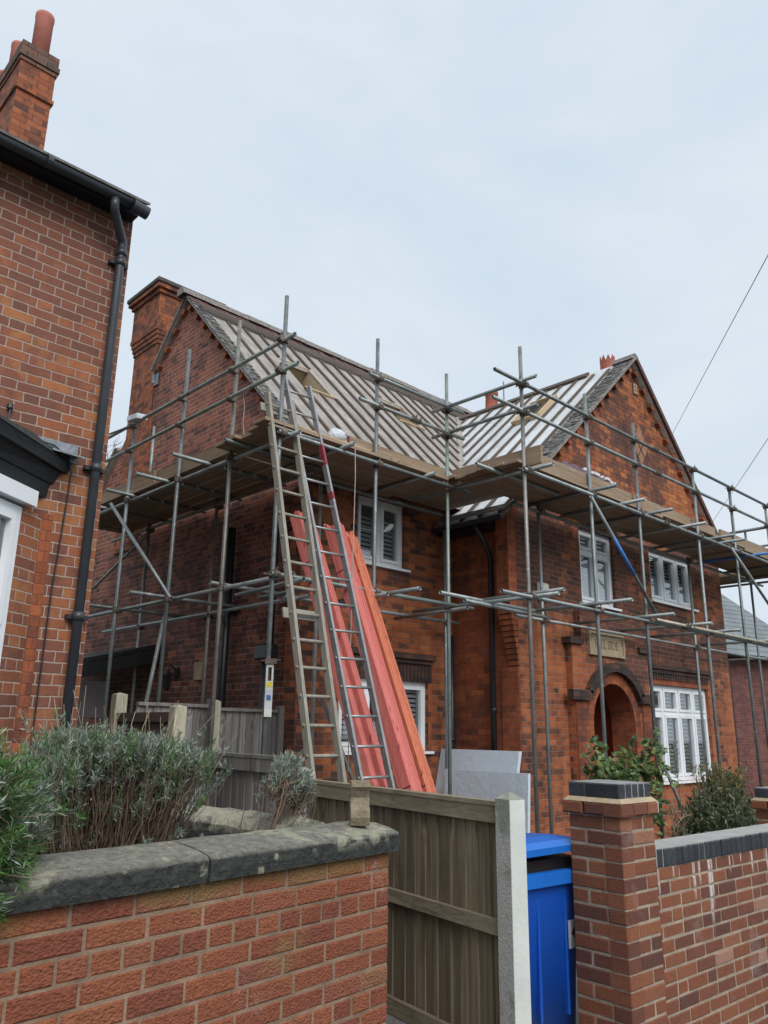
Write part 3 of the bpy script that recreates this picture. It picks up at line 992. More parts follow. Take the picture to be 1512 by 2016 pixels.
# name stone
mb = MB()
q0, q1, s0, s1 = 10.31, 11.31, 2.735, 3.085
WING.box(mb, q0, q1, PW - .022, PW - .001, s0, s1)
for a, b, c, d in ((q0, q1, s0, s0 + .035), (q0, q1, s1 - .035, s1), (q0, q0 + .045, s0 + .035, s1 - .035), (q1 - .045, q1, s0 + .035, s1 - .035)):
    WING.box(mb, a, b, PW - .040, PW - .0225, c, d)
plq = mb.build('name_stone', M['sand'], house)
mb = MB()
add_text(mb, 'HILL SIDE', .185, WING, (q0 + q1) / 2, PW - .026, (s0 + s1) / 2 - .005, .86)
for sx in (1, -1):
    xx = (q0 + q1) / 2 + sx * .43
    WING.box(mb, min(xx, xx - sx * .045), max(xx, xx - sx * .045), PW - .028, PW - .0225, 3.005, 3.017)
    WING.box(mb, min(xx, xx - sx * .010), max(xx, xx - sx * .010), PW - .028, PW - .0225, 2.93, 3.004)
mb.build('carved_lettering', M['sanddark'], plq)

# gable features
mb = MB()
cz, cx_ = 6.62, 12.55
A = [WING.p(cx_ - .26, -.001, cz), WING.p(cx_, -.001, cz - .40), WING.p(cx_ + .26, -.001, cz), WING.p(cx_, -.001, cz + .40)]
B = [WING.p(cx_ - .26, -.025, cz), WING.p(cx_, -.025, cz - .40), WING.p(cx_ + .26, -.025, cz), WING.p(cx_, -.025, cz + .40)]
mb.add(A + B, [(4, 5, 6, 7), (0, 1, 5, 4), (1, 2, 6, 5), (2, 3, 7, 6), (3, 0, 4, 7)])
dia = mb.build('diamond_panel', simple('pale brown clay panel', (.30, .155, .085), .85, 0, .2, 6), house)
mb = MB()
for a, b in (((cx_ - .17, cz + .13), (cx_ + .12, cz - .22)), ((cx_ - .10, cz - .22), (cx_ + .17, cz + .13))):
    p, q = Vector(WING.p(a[0], -.026, a[1])), Vector(WING.p(b[0], -.026, b[1]))
    mb.cbox(p, q, (0, -1, 0), .016, .006)
mb.build('incised_line', M['corbel'], dia)
mb = MB()
WING.box(mb, 12.46, 12.64, -.012, -.001, 7.60, 7.84)
ab = mb.build('air_brick', M['corbel'], house)
mb = MB()
for i in range(2):
    for j in range(3):
        WING.box(mb, 12.48 + i * .075, 12.545 + i * .075, -.016, -.0125, 7.625 + j * .07, 7.68 + j * .07)
mb.build('vent_cell', M['mortarbuff'], ab)
mb = MB(); mb.bevbox(9.22, 9.45, YF - .075, YF - .001, 3.46, 3.67, .02)
al = mb.build('alarm_box', simple('cream alarm casing', (.60, .60, .55), .45, 0, .05, 3), house)
mb = MB(); mb.box(9.24, 9.43, YF - .07, YF - .005, 3.435, 3.458)
mb.build('strobe_lens', M['tagblue'], al)

# ---- roof
roofmb = MB()
ye = 7.42
xv0 = XV - (ZV - mz(ye)) / SL
y_top = YR - (ZR - ZV) / SM
xe_r, xe_l, yv = 15.55, 8.38, 6.41
roofmb.cur = 0
OPEN = [(7.12, 7.74, 9.34, 10.05), (9.38, 10.02, 9.46, 10.06)]
vl = valley_y
for pts in (((5.87, ye), (7.12, ye), (7.12, YR), (5.87, YR)),
            ((7.12, ye), (7.74, ye), (7.74, 9.34), (7.12, 9.34)), ((7.12, 10.05), (7.74, 10.05), (7.74, YR), (7.12, YR)),
            ((7.74, ye), (xv0, ye), (9.38, vl(9.38)), (9.38, YR), (7.74, YR)),
            ((9.38, vl(9.38)), (10.02, vl(10.02)), (10.02, 9.46), (9.38, 9.46)), ((9.38, 10.06), (10.02, 10.06), (10.02, YR), (9.38, YR)),
            ((10.02, vl(10.02)), (XV, y_top), (xe_r, vl(xe_r)), (xe_r, YR), (10.02, YR))):
    roofmb.slab([(px_, py_, mz(py_)) for px_, py_ in pts], .05)
for xa, ya, yb in ((5.87, YR, 12.08), (7.0, 12.08, 13.2), (5.87, 13.2, 14.75)):
    roofmb.slab([(xa, ya, mz(ya) - .002), (xe_r, ya, mz(ya) - .002), (xe_r, yb, mz(yb) - .002), (xa, yb, mz(yb) - .002)], .05)
roofmb.cur = 1
roofmb.slab([(xe_l, yv, vz(xe_l)), (XV, yv, ZV), (XV, y_top, ZV), (xv0, ye, mz(ye)), (xe_l, ye + .26, vz(xe_l))], .05)
roofmb.slab([(XV, yv, ZV - .002), (xe_r, yv, vz(xe_r)), (xe_r, valley_y(xe_r), vz(xe_r)), (XV, y_top, ZV - .002)], .05)
roof = roofmb.build('roof', [M['deck'], M['foil']], house)

# rafters: proud ribs running down the slopes
nm = Vector((0, -SM, 1)).normalized()
nl = Vector((-SL, 0, 1)).normalized()
x = 6.42
k = 0
while x < 14.0:
    vy = valley_y(x) if x > xv0 else ye
    y_hi = YR - .44
    if y_hi - vy > .3:
        b = MB()
        wdt = random.uniform(.052, .066)
        h = random.uniform(.026, .036)
        runs = [(y_hi, vy + .02)]
        for o in OPEN:
            if o[0] - .03 < x < o[1] + .03:
                runs = [(y_hi, o[3] + .03), (o[2] - .03, vy + .02)]
        for ya, yb in runs:
            b = MB()
            b.cbox((x, ya, mz(ya)), (x, yb, mz(yb)), nm, wdt, h, .001)
            b.build('rafter', M['rafter'], roof)
    x += .345 + random.uniform(-.02, .02)
y = 6.46
while y < 10.5:
    x_lo = xe_l if y < ye else XV - (ZV - mz(y)) / SL + .03
    b = MB()
    x_hi = XV - .16 if y > 6.78 else 8.93
    b.cbox((x_hi, y, vz(x_hi)), (x_lo, y + random.uniform(-.012, .012), vz(x_lo)), nl, random.uniform(.050, .062), .030, .001)
    b.build('rafter', M['rafter'], roof)
    y += .345 + random.uniform(-.02, .02)
# valley board
b = MB()
b.cbox((xv0 + .02, ye + .02, mz(ye) + .03), (XV, y_top, ZV + .03), (-.5, -.5, 1), .11, .03)
b.build('valley_board', M['deck'], roof)
# wing ridge board, remaining top battens and tiles on the main ridge
b = MB()
b.cbox((XV - .09, yv + .9, vz(XV - .09)), (XV - .09, y_top, vz(XV - .09)), nl, .17, .05, .002)
b.build('ridge_board', M['rafter'], roof)
for i, d in enumerate((.255, .295, .335, .375, .42)):
    b = MB()
    yy = YR - d
    b.cbox((5.95, yy, mz(yy)), (13.6, yy, mz(yy)), nm, .016, .045, .012)
    b.build('roof_batten', M['rafterlight'], roof)
b = MB()
random.seed(3)
x = 5.85
while x < 13.6:
    wdt = random.uniform(.10, .17)
    yy = YR - random.uniform(.20, .25)
    b.cbox((x + wdt / 2, YR - .03, mz(YR - .03)), (x + wdt / 2 + random.uniform(-.01, .01), yy, mz(yy)), nm, wdt - .008, .012, random.uniform(.012, .03))
    x += wdt
b.build('top_tile_course', M['tileold'], roof)
b = MB()
b.cbox((5.96, YR - .215, mz(YR - .215)), (13.6, YR - .215, mz(YR - .215)), nm, .56, .004, .004)
b.build('ridge_felt', M['rafter'], roof)
b = MB()
x = 5.74
while x < 15.4:
    l = .44
    prof = [(-.125, -.075), (-.10, .01), (-.05, .055), (0, .068), (.05, .055), (.10, .01), (.125, -.075)]
    dz = random.uniform(-.008, .012)
    r0 = [(x, YR + p, ZR + .045 + q + dz) for p, q in prof]
    r1 = [(x + l - .01, YR + p, ZR + .045 + q + dz + random.uniform(-.004, .004)) for p, q in prof]
    fs = [(i, i + 7, i + 8, i + 1) for i in range(6)] + [tuple(range(7)), tuple(range(7, 14))[::-1]]
    b.add(r0 + r1, [f[::-1] for f in fs])
    x += l
b.build('ridge_tile', M['ridge'], roof)
b = MB()
for yy in (6.37,):
    prof = [(-.13, -.085), (-.09, .01), (0, .055), (.09, .01), (.13, -.085)]
    r0 = [(XV + p, yy, ZV + .04 + q) for p, q in prof]
    r1 = [(XV + p, yy + .42, ZV + .035 + q) for p, q in prof]
    b.add(r0 + r1, [(i, i + 1, i + 6, i + 5) for i in range(4)] + [(0, 4, 3, 2, 1), (5, 6, 7, 8, 9)])
b.build('ridge_tile', M['ridge'], roof)
# ragged slate verges
def verge(name, p_top, p_bot, across, nrm, width, mat):
    b = MB()
    p_top, p_bot, across = Vector(p_top), Vector(p_bot), Vector(across)
    L = (p_bot - p_top).length
    d = (p_bot - p_top) / L
    t = 0.0
    while t < L - .1:
        l = random.uniform(.045, .08)
        wv = 0.0
        while wv < width - .02:
            ww = min(width - wv, random.uniform(.05, .12))
            o = p_top + d * t + across * wv + nrm * random.uniform(.006, .02)
            tilt = nrm * random.uniform(.0, .014)
            b.obox(o, d * (l * 1.3) + tilt, across * (ww - .003), nrm * random.uniform(.006, .010))
            wv += ww
        t += l * random.uniform(.55, .8)
    return b.build(name, mat, roof)
random.seed(11)
verge('slate_verge', (5.83, YR - .05, mz(YR - .05)), (5.83, ye, mz(ye)), (1, 0, 0), nm, .27, M['slate'])
verge('slate_verge', (XV - .05, 6.37, vz(XV - .05)), (8.95, 6.37, vz(8.95)), (0, 1, 0), nl, .36, M['slate'])
# undercloak strips along the verges
for ya, yb, sgn in ((YR, ye, 1), (YR, 12.1, -1), (13.2, 14.7, -1)):
    n_ = Vector((0, -SM * sgn, 1)).normalized()
    b = MB()
    b.cbox((5.86, ya, mz(ya) - .03), (5.86, yb, mz(yb) - .03), n_, .055, .045)
    b.build('verge_board', M['ridge'], roof)
b = MB()
b.cbox((XV, 6.39, ZV - .03), (xe_l, 6.39, vz(xe_l) - .03), nl, .06, .045)
b.build('verge_board', M['ridge'], roof)
b = MB()
nr = Vector((SR, 0, 1)).normalized()
b.cbox((XV, 6.40, ZV - .045), (xe_r, 6.40, vz(xe_r) - .045), nr, .09, .085)
b.build('verge_board', M['tileold'], roof)
# brick dentils under the verges
def dentils(apex, foot, out, n_, drop):
    apex, foot = Vector(apex), Vector(foot)
    L = (foot - apex).length
    d = (foot - apex) / L
    t = .18
    while t < L - .1:
        o = apex + d * t - n_ * drop
        b = MB()
        b.obox(o, d * .10, Vector(out), -n_ * .085)
        b.build('verge_dentil', M['rub'], house)
        t += .36
dentils((XL, YR, ZR - .05), (XL, YM, mz(YM) - .05), (-.075, 0, 0), nm, .03)
dentils((XL, YR, ZR - .05), (XL, 12.1, mz(12.1) - .05), (-.075, 0, 0), Vector((0, SM, 1)).normalized(), .03)
dentils((XV, YF, ZV - .05), (9.0, YF, vz(9.0) - .05), (0, -.085, 0), nl, .03)
dentils((XV, YF, ZV - .05), (XR, YF, vz(XR) - .05), (0, -.085, 0), nr, .03)
# new timber openings for roof windows
def trimmer(o, parent):
    x0, x1, yb, ya = o
    b = MB()
    P = lambda x, y: Vector((x, y, mz(y)))
    e = .018
    b.cbox(P(x0 - e, ya + e), P(x0 - e, yb - e), nm, .034, .25, -.262)
    b.cbox(P(x1 + e, ya + e), P(x1 + e, yb - e), nm, .034, .27, -.26)
    b.cbox(P(x0, ya + e), P(x1, ya + e), nm, .034, .272, -.26)
    b.cbox(P(x0, yb - e), P(x1, yb - e), nm, .034, .30, -.26)
    o = b.build('roof_window_trimmer', M['pine'], parent)
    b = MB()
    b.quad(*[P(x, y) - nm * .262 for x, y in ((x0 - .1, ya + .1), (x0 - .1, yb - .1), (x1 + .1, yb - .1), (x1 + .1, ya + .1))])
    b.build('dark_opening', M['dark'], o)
for o in OPEN:
    trimmer(o, roof)
b = MB()
P = lambda x, y: Vector((x, y, vz(x)))
for a, c in (((11.72, 7.62), (11.72, 8.22)), ((11.12, 7.62), (11.12, 8.22)), ((11.145, 7.64), (11.695, 7.64)), ((11.145, 8.2), (11.695, 8.2))):
    b.cbox(P(*a), P(*c), nl, .04, .085, .004)
tw = b.build('roof_window_trimmer', M['pine'], roof)
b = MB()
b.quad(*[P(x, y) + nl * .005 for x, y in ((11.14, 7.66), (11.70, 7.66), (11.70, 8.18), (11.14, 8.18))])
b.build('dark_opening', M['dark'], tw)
# battens laid flat along the valley side eave, gutter and fascia of the wing
b = MB()
b.cbox((xe_l + .03, 6.37, vz(xe_l + .03) + .055), (xe_l + .03, ye + .2, vz(xe_l + .03) + .055), nl, .14, .02)
b.build('eaves_board', M['deck'], roof)
b = MB()
b.box(8.45, XW - .001, 6.73, YM, 4.40, 4.52)
b.build('soffit', M['blackwood'], house)
def gutter(b, p, q, r):
    p, q = Vector(p), Vector(q)
    d = (q - p).normalized()
    sd_ = d.cross(Vector((0, 0, 1)))
    n_ = 9
    R = []
    for e in (p, q):
        for rr in (r, r - .006):
            R.append([e + sd_ * rr * math.cos(math.pi + math.pi * k / (n_ - 1)) + Vector((0, 0, rr * math.sin(math.pi + math.pi * k / (n_ - 1)))) for k in range(n_)])
    vs = [v for r_ in R for v in r_]
    fs = []
    for k in range(n_ - 1):
        fs.append((k, k + 1, 2 * n_ + k + 1, 2 * n_ + k))
        fs.append((n_ + k + 1, n_ + k, 3 * n_ + k, 3 * n_ + k + 1))
    fs.append(tuple(range(n_))[::-1])
    fs.append(tuple(range(2 * n_, 3 * n_)))
    b.add(vs, fs)
b = MB()
gutter(b, (8.34, 6.40, 4.47), (8.34, 7.66, 4.47), .06)
b.build('gutter', M['black'], house)
def downpipe(parent, pts, r, mat, clips=()):
    b = MB()
    b.tube(pts, r, 12)
    for c in clips:
        p = Vector(c)
        b.tube([p - Vector((0, 0, .03)), p + Vector((0, 0, .03))], r + .008, 12)
    return b.build('downpipe', mat, parent, True)
downpipe(house, [(8.40, 6.93, 4.42), (8.62, 6.93, 4.2), (XW - .045, 6.93, 4.02), (XW - .045, 6.93, 0)], .036, M['black'], [(XW - .045, 6.93, 3.6), (XW - .045, 6.93, 1.9)])
downpipe(house, [(5.86, 9.18, 4.3), (5.86, 9.18, 0)], .055, M['black'], [(5.86, 9.18, 3.2), (5.86, 9.18, 1.6)])
dp = downpipe(house, [(5.87, 8.17, 4.6), (5.87, 8.17, 2.62)], .045, M['black'], [(5.87, 8.17, 3.3)])
downpipe(house, [(5.86, 8.24, 2.5), (5.86, 8.24, 0)], .045, M['black'], [(5.86, 8.24, 1.6)])
b = MB(); b.bevbox(5.76, 5.94, 8.08, 8.36, 2.44, 2.63, .02)
b.build('hopper', M['black'], dp)
downpipe(house, [(8.70, YM - .05, 2.95), (8.70, YM - .05, 0)], .04, M['black'], [(8.70, YM - .05, 1.5)])
# small things on the side gable
b = MB()
ly, lz = 10.5, 2.22
b.box(5.90, XL - .001, ly - .05, ly + .05, lz + .1, lz + .22)
b.tube([(5.92, ly, lz + .2), (5.80, ly, lz + .27), (5.78, ly, lz + .2)], .012, 6)
b.lathe((5.78, ly), [(.02, lz + .2), (.03, lz + .17), (.085, lz + .12), (.07, lz + .11), (.05, lz - .08), (.02, lz - .1)], 6)
b.build('wall_lantern', M['lampblack'], house)
b = MB(); b.box(5.925, XL - .001, 9.83, 10.03, 2.26, 2.50)
pl = b.build('wall_plate', M['sand'], house)
b = MB(); b.box(5.90, XL - .001, 9.0, 9.9, 3.12, 3.18)
b.build('black_ledge', M['blackwood'], house)
# lean-to at the far end of the side wall
b = MB()
b.slab([(4.7, 11.0, 2.52), (XL - .002, 11.0, 2.84), (XL - .002, 13.8, 2.84), (4.7, 13.8, 2.52)], .06)
b.box(4.7, 4.76, 11.0, 13.8, 2.26, 2.45)
b.obox((4.765, 11.0, 2.27), (1.18, 0, .31), (0, .04, 0), (0, 0, .19))
lt = b.build('lean_to_roof', M['blackwood'], house)
b = MB(); b.box(4.9, 5.9, 12.6, 12.7, 1.75, 2.32)
b.build('white_lean_to_panel', M['upvc'], lt)

# chimneys of the house
ch = MB()
ch.box(5.92, 6.98, 12.12, 13.00, 4.5, 8.25)
for i in range(4):
    e = .018 * (i + 1)
    ch.box(5.92 - e, 6.98 + e, 12.12 - e * .6, 13.00 + e * 1.2, 8.25 + i * .085, 8.25 + (i + 1) * .085 - .002)
ch.box(5.86, 7.05, 12.08, 13.08, 8.588, 9.22)
chim = ch.build('chimney', M['chim'], house)
b = MB()
b.box(5.82, 7.09, 12.04, 13.12, 9.221, 9.30)
b.box(5.77, 7.14, 11.99, 13.17, 9.301, 9.38)
b.build('oversailing_course', M['chim'], chim)
b = MB()
x = 5.74
b.bevbox(5.74, 7.17, 11.96, 13.20, 9.382, 9.47, .015)
b.build('chimney_cap', M['flaunch'], chim)
b = MB()
b.box(5.915, 5.918, 11.95, 12.12, 7.40, 7.62)
b.box(5.88, 6.3, 12.085, 12.115, 7.45, 7.62)
b.build('chimney_flashing', M['lead'], chim)
ch = MB()
ch.box(14.3, 15.35, 11.5, 12.3, 8.1, 9.25)
chim2 = ch.build('chimney', M['flaunch'], house)
b = MB()
b.lathe((14.95, 11.7), [(.20, 9.12), (.20, 9.3), (.175, 9.32), (.155, 9.92), (.17, 9.94), (.17, 10.04), (.14, 10.05)], 14)
b.build('chimney_pot', M['terra'], chim2, True)
b = MB()
b.tube([(15.6, 11.8, 8.4), (15.6, 11.8, 10.6)], .018, 6)
b.build('aerial_pole', M['steel'], chim2)
ch = MB()
ch.box(13.05, 13.75, 7.15, 7.85, 6.8, 8.36)
chim3 = ch.build('chimney', M['chim'], house)
b = MB()
pr = [(.15, 8.36), (.15, 8.62), (.165, 8.64), (.165, 8.70), (.15, 8.72), (.15, 8.90)]
b.lathe((13.4, 7.5), pr, 16)
for k in range(9):
    t0, t1 = 2 * math.pi * k / 9, 2 * math.pi * (k + .9) / 9
    tm = (t0 + t1) / 2
    v = []
    for r in (.152, .128):
        v += [(13.4 + r * math.cos(t0), 7.5 + r * math.sin(t0), 8.90), (13.4 + r * math.cos(t1), 7.5 + r * math.sin(t1), 8.90), (13.4 + r * math.cos(tm), 7.5 + r * math.sin(tm), 9.02)]
    b.add(v, [(0, 1, 2), (5, 4, 3), (0, 2, 5, 3), (1, 4, 5, 2)])
b.build('crown_chimney_pot', M['terra'], chim3)

# ------------------------------------------------------------------ neighbour house
YN, XN = 5.56, 2.395
nb = thing('neighbour_house', (XN, YN, 0), 'red brown brick house with black gutter and downpipe at the left edge', 'house')
NP = Plane((0, YN), (1, 0))
mb = MB()
wall_sheet(mb, NP, -6, XN, 0, 5.74, [(-.3, 1.17, 4.15, 5.355), (-.3, .9, .6, 3.0)])
mb.quad((XN, YN, 0), (XN, 11.5, 0), (XN, 11.5, 5.74), (XN, YN, 5.74))
mb.poly([(XN, YN, 5.74), (XN, 11.5, 5.74), (XN, 8.5, 7.48)])
mb.quad((XN, 11.5, 0), (-6, 11.5, 0), (-6, 11.5, 5.74), (XN, 11.5, 5.74))
mb.build('wall', M['neigh'], nb)
mb = MB()                                           # orange quoin strip beside the bay window
NP.box(mb, 1.985, 2.06, -.006, 0, 0, 3.05)
mb.build('window_reveal', M['rub'], nb)
mb = MB()
NP.box(mb, -.45, 1.32, -.025, 0, 5.36, 5.56)
mb.build('stone_lintel', M['sand'], nb)
window(nb, NP, -.3, 1.17, 4.15, 5.355, mull=(.43,), trans=4.95)
mb = MB()
mb.slab([(-6, 5.28, 5.67), (2.40, 5.28, 5.67), (2.40, 5.36, 5.715), (2.43, 5.50, 5.80), (2.43, 8.5, 7.60), (-6, 8.5, 7.60)], .022)
mb.slab([(-6, 8.5, 7.598), (2.43, 8.5, 7.598), (2.43, 11.7, 5.67), (-6, 11.7, 5.67)], .022)
nroof = mb.build('roof', M['slate'], nb)
mb = MB()
mb.box(-6, 2.38, 5.44, YN - .001, 5.615, 5.66)
mb.build('soffit', M['blackwood'], nb)
mb = MB()
gutter(mb, (-6, 5.295, 5.615), (2.36, 5.295, 5.605), .046)
gt = mb.build('gutter', M['greypipe'], nb, True)
mb = MB()
mb.tube([(2.26, 5.29, 5.585), (2.39, 5.29, 5.570)], .052, 14)
mb.build('gutter_end_cap', M['greypipe'], gt)
mb = MB()
mb.tube([(1.58, 5.295, 5.61), (1.62, 5.295, 5.61)], .051, 14)
mb.build('gutter_joint', M['greypipe'], gt)
nd = downpipe(nb, [(2.12, 5.295, 5.57), (2.12, 5.295, 5.515), (2.132, 5.310, 5.475), (2.285, 5.480, 5.375), (2.30, 5.495, 5.345), (2.302, 5.50, 5.30), (2.295, 5.50, .05)], .0345, M['greypipe'],
         [(2.302, 5.50, 5.27), (2.302, 5.50, 5.18), (2.30, 5.50, 3.45), (2.297, 5.50, 2.35)])
mb = MB()
for z in (5.16, 3.43, 2.33):
    mb = MB()
    mb.box(2.225, 2.375, 5.51, YN - .001, z, z + .03)
    mb.build('pipe_bracket', M['black'], nd)
# bay window
q0 = Vector((1.98, YN, 0)); bd = Vector((-.819, -.574, 0))
q1 = q0 + bd * .95
BAY = Plane((q1.x, q1.y), (-bd.x, -bd.y))           # u from the bay's front corner back to the wall
BW = .95
window(nb, BAY, .0, .73, .9, 3.03, trans=2.2, w=.0, fr=.06, sill=False)
mb = MB()
BAY.box(mb, .0, .95, .0, .1, 0, .898)
BAY.box(mb, .735, .95, .0, .12, .9, 3.03)
mb.box(q1.x - 1.6, q1.x, q1.y, q1.y + .1, 0, .9)
mb.build('bay_wall', M['neigh'], nb)
FB = Plane((q1.x - 1.6, q1.y), (1, 0))
window(nb, FB, 0, 1.6, .9, 3.03, mull=(.55, 1.05), trans=2.2, w=0, sill=False)
mb = MB()
BAY.box(mb, -.05, .80, -.06, .12, 3.05, 3.16)
mb.box(q1.x - 1.62, q1.x + .05, q1.y - .06, q1.y + .1, 3.052, 3.158)
mb.build('bay_window_head', M['upvc'], nb)
mb = MB()
def bay_ring(o):                                    # outline of the bay pushed out by o
    a = q1 - BAY.w * o
    c0 = q1 - BAY.w * o - BAY.d * (o * .3)
    e = q0 - BAY.w * o + BAY.d * (o * .45)
    return [Vector((c0.x - 1.7, c0.y, 0)), c0, Vector((e.x, YN - .002, 0)), Vector((c0.x - 1.7, YN - .002, 0))]
def prism(mb, lo, hi, z0, z1):
    vs = [(p.x, p.y, z0) for p in lo] + [(p.x, p.y, z1) for p in hi]
    mb.add(vs, [(0, 3, 2, 1), (4, 5, 6, 7)] + [(i, (i + 1) % 4, 4 + (i + 1) % 4, 4 + i) for i in range(4)])
prism(mb, bay_ring(.01), bay_ring(.03), 3.161, 3.27)
prism(mb, bay_ring(.05), bay_ring(.10), 3.272, 3.37)
prism(mb, bay_ring(.15), bay_ring(.17), 3.372, 3.45)
mb.build('bay_fascia', M['blackwood'], nb)
mb = MB()
prism(mb, bay_ring(.18), bay_ring(-.14), 3.452, 3.62)
bayroof = mb.build('bay_roof', simple('mossy felt', (.028, .03, .028), .9, 0, .8, 30, .02, 40), nb)
mb = MB()
e = bay_ring(.17)[2]
mb.box(e.x - .30, e.x + .03, YN - .014, YN - .003, 3.46, 3.60)
mb.obox((e.x - .20, YN - .16, 3.475), (.23, 0, -.01), (0, .145, .04), (0, 0, .012))
mb.build('lead_flashing', M['lead'], bayroof)
# chimney of the neighbour
mb = MB()
mb.box(1.985, 2.36, 8.06, 9.6, 6.6, 8.42)
mb.box(1.962, 2.383, 8.035, 9.63, 8.422, 8.47)
mb.box(1.98, 2.365, 8.055, 9.605, 8.472, 8.80)
nc = mb.build('chimney', M['chim'], nb)
mb = MB()
mb.box(1.965, 2.38, 8.04, 9.62, 8.802, 8.85)
mb.box(1.95, 2.395, 8.025, 9.64, 8.852, 8.92)
mb.box(1.965, 2.38, 8.04, 9.62, 8.922, 9.06)
mb.build('chimney_cap', M['capbrick'], nc)
for y_, h_, r_ in ((8.34, .74, .098), (8.86, .62, .085), (9.32, .50, .085)):
    mb = MB()
    xx = 2.235 if r_ > .09 else 2.14
    mb.lathe((xx, y_), [(r_ * 1.02, 9.06), (r_ * 1.04, 9.06 + h_ * .90), (r_ * 1.10, 9.06 + h_ * .93), (r_ * 1.10, 9.06 + h_), (r_ * .85, 9.06 + h_)], 16)
    mb.build('chimney_pot', M['terrapink'], nc, True)
# cable clipped to the neighbour's wall
mb = MB()
pts = [(1.66, 5.535, 3.74), (1.655, 5.53, 3.60), (1.80, 5.53, 3.57), (1.99, 5.53, 3.555), (2.10, 5.53, 3.49), (2.135, 5.53, 3.38), (2.13, 5.54, 3.1), (2.105, 5.54, 2.5), (2.10, 5.54, 1.6), (2.085, 5.54, .4)]
mb.tube(pts, .0065, 6)
mb.lathe((1.66, 5.54), [(.01, 3.73), (.022, 3.745), (.02, 3.775), (.005, 3.785)], 8)
tag(mb.build('wall_cable', M['black'], None, False, (2.085, 5.54, .4)), 'thin black cable running down the left house from its bay roof', 'cable')

# ------------------------------------------------------------------ far house on the right
fh = thing('far_house', (23.5, 9.4, 0), 'distant plum brick house with grey tiled roof at the right edge', 'house')
FP = Plane((21.9, 9.6), (math.cos(math.radians(-13)), math.sin(math.radians(-13))))
mb = MB()
FP.box(mb, 0, 4.6, 0, 8, 0, 3.75)
mb.build('wall', M['far'], fh)
mb = MB()
a, d = FP.p(-.3, -.3, 3.80), FP.p(-.3, 8.3, 3.8)
b_ = FP.p(4.75, -.3, 3.80)
r1, r0 = (24.02, 11.15, 6.62), (23.2, 13.2, 7.0)
c = FP.p(4.9, 8.3, 3.8)
mb.add([a, b_, c, d, r1, r0], [(0, 1, 4), (1, 2, 4), (2, 5, 4), (2, 3, 5), (3, 0, 5), (0, 4, 5), (0, 3, 2, 1)])
mb.build('roof', M['farslate'], fh)
mb = MB()
gutter(mb, FP.p(-.3, -.36, 3.77), FP.p(4.8, -.36, 3.77), .07)
mb.lathe(FP.p(.25, -.2, 0)[:2], [(.045, 0), (.045, 3.6)], 8)
mb.build('gutter', M['black'], fh)

# ------------------------------------------------------------------ scaffolding
sf = thing('scaffolding', (7.45, 6.5, 0), 'grey tube scaffolding with timber platforms wrapped round the brick house', 'scaffolding')
TR = .0242
def tube_part(name, p, q, mat=None, r=TR):
    b = MB()
    b.tube([p, q], r, 10, hollow=True)
    return b.build(name, mat or M['steel'], sf, True)
random.seed(5)
ZP, ZL = 4.65, 3.12
outer_std = [(4.66, 6.50, 6.30), (6.07, 6.50, 6.30), (7.38, 6.53, 6.28), (7.44, 5.35, 6.27), (8.88, 5.35, 6.10), (10.13, 5.35, 6.02),
             (12.0, 5.35, 5.78), (13.42, 5.35, 5.80), (14.98, 5.35, 5.80), (16.62, 5.35, 5.75), (4.72, 7.55, 6.42), (4.72, 8.74, 6.46), (4.72, 10.12, 5.76), (4.72, 11.8, 5.9)]
inner_std = [(5.70, 9.36, 4.72), (5.70, 11.34, 4.72), (5.70, 11.46, 6.40), (5.99, 7.42, 4.6), (8.33, 7.42, 4.6), (9.02, 6.27, 4.72), (13.55, 6.27, 4.70), (16.62, 6.4, 5.80)]
std = {}
for i, (x, y, z) in enumerate(outer_std + inner_std):
    z0 = 5.0 if (x, y, z) == (5.70, 11.46, 6.40) else .02
    std[(x, y)] = tube_part('standard', (x, y, z0), (x + random.uniform(-.012, .012), y + random.uniform(-.012, .012), z))
D = .052
# platform ledgers and lower ledgers
L_ = []
for z in (ZP, ZL):
    L_ += [((4.60, 6.50 - D, z), (7.75, 6.50 - D, z)),            # main, outer
           ((7.38 + D, 7.2, z), (7.44 + D, 4.98, z)),             # wing side
           ((6.86 if z == ZL else 7.35, 5.35 - D, z - .02), (16.9, 5.35 - D, z - .02)),   # front
           ((4.72 + D, 6.30, z), (4.72 + D, 12.6, z)),            # left
           ((5.70, 7.2, z - .01), (5.70, 12.6, z - .01)),         # left inner
           ((5.5, 7.42, z - .02), (8.6, 7.42, z - .02)),          # main inner
           ((8.4, 6.27, z - .03), (16.9, 6.27, z - .03)),         # front inner
           ((16.62 + D, 5.0, z), (16.62 + D, 10, z))]
for p, q in L_:
    tube_part('ledger', p, q)
tube_part('ledger', (6.15, 5.85, 3.10), (6.15, 7.5, 3.10))
tube_part('ledger', (10.2, 5.35 - D - .055, ZL + .01), (14.6, 5.35 - D - .055, ZL + .01), simple('yellowed tube', (.42, .39, .31), .5, .3, .25, 6))
tube_part('ledger', (5.2, 6.42, ZL - .06), (5.2, 7.5, ZL - .06))
# guard rails
for z in (5.75, 5.38):
    tube_part('guard_rail', (4.67 - .02, 6.30 if z > 5.5 else 6.22, z), (4.67, 12.4, z))
    tube_part('guard_rail', (5.88 if z > 5.5 else 5.74, 6.45, z), (7.62, 6.45, z))
    tube_part('guard_rail', (7.33, 6.75, z + .02), (7.37, 5.08, z + .02))
    tube_part('guard_rail', (6.84 if z > 5.5 else 6.78, 5.30, z), (15.3 if z > 5.5 else 16.9, 5.30, z))
    tube_part('guard_rail', (16.57, 5.1, z), (16.57, 9.5, z))
tube_part('guard_rail', (15.03, 5.2, 5.38), (15.03, 7.4, 5.36))
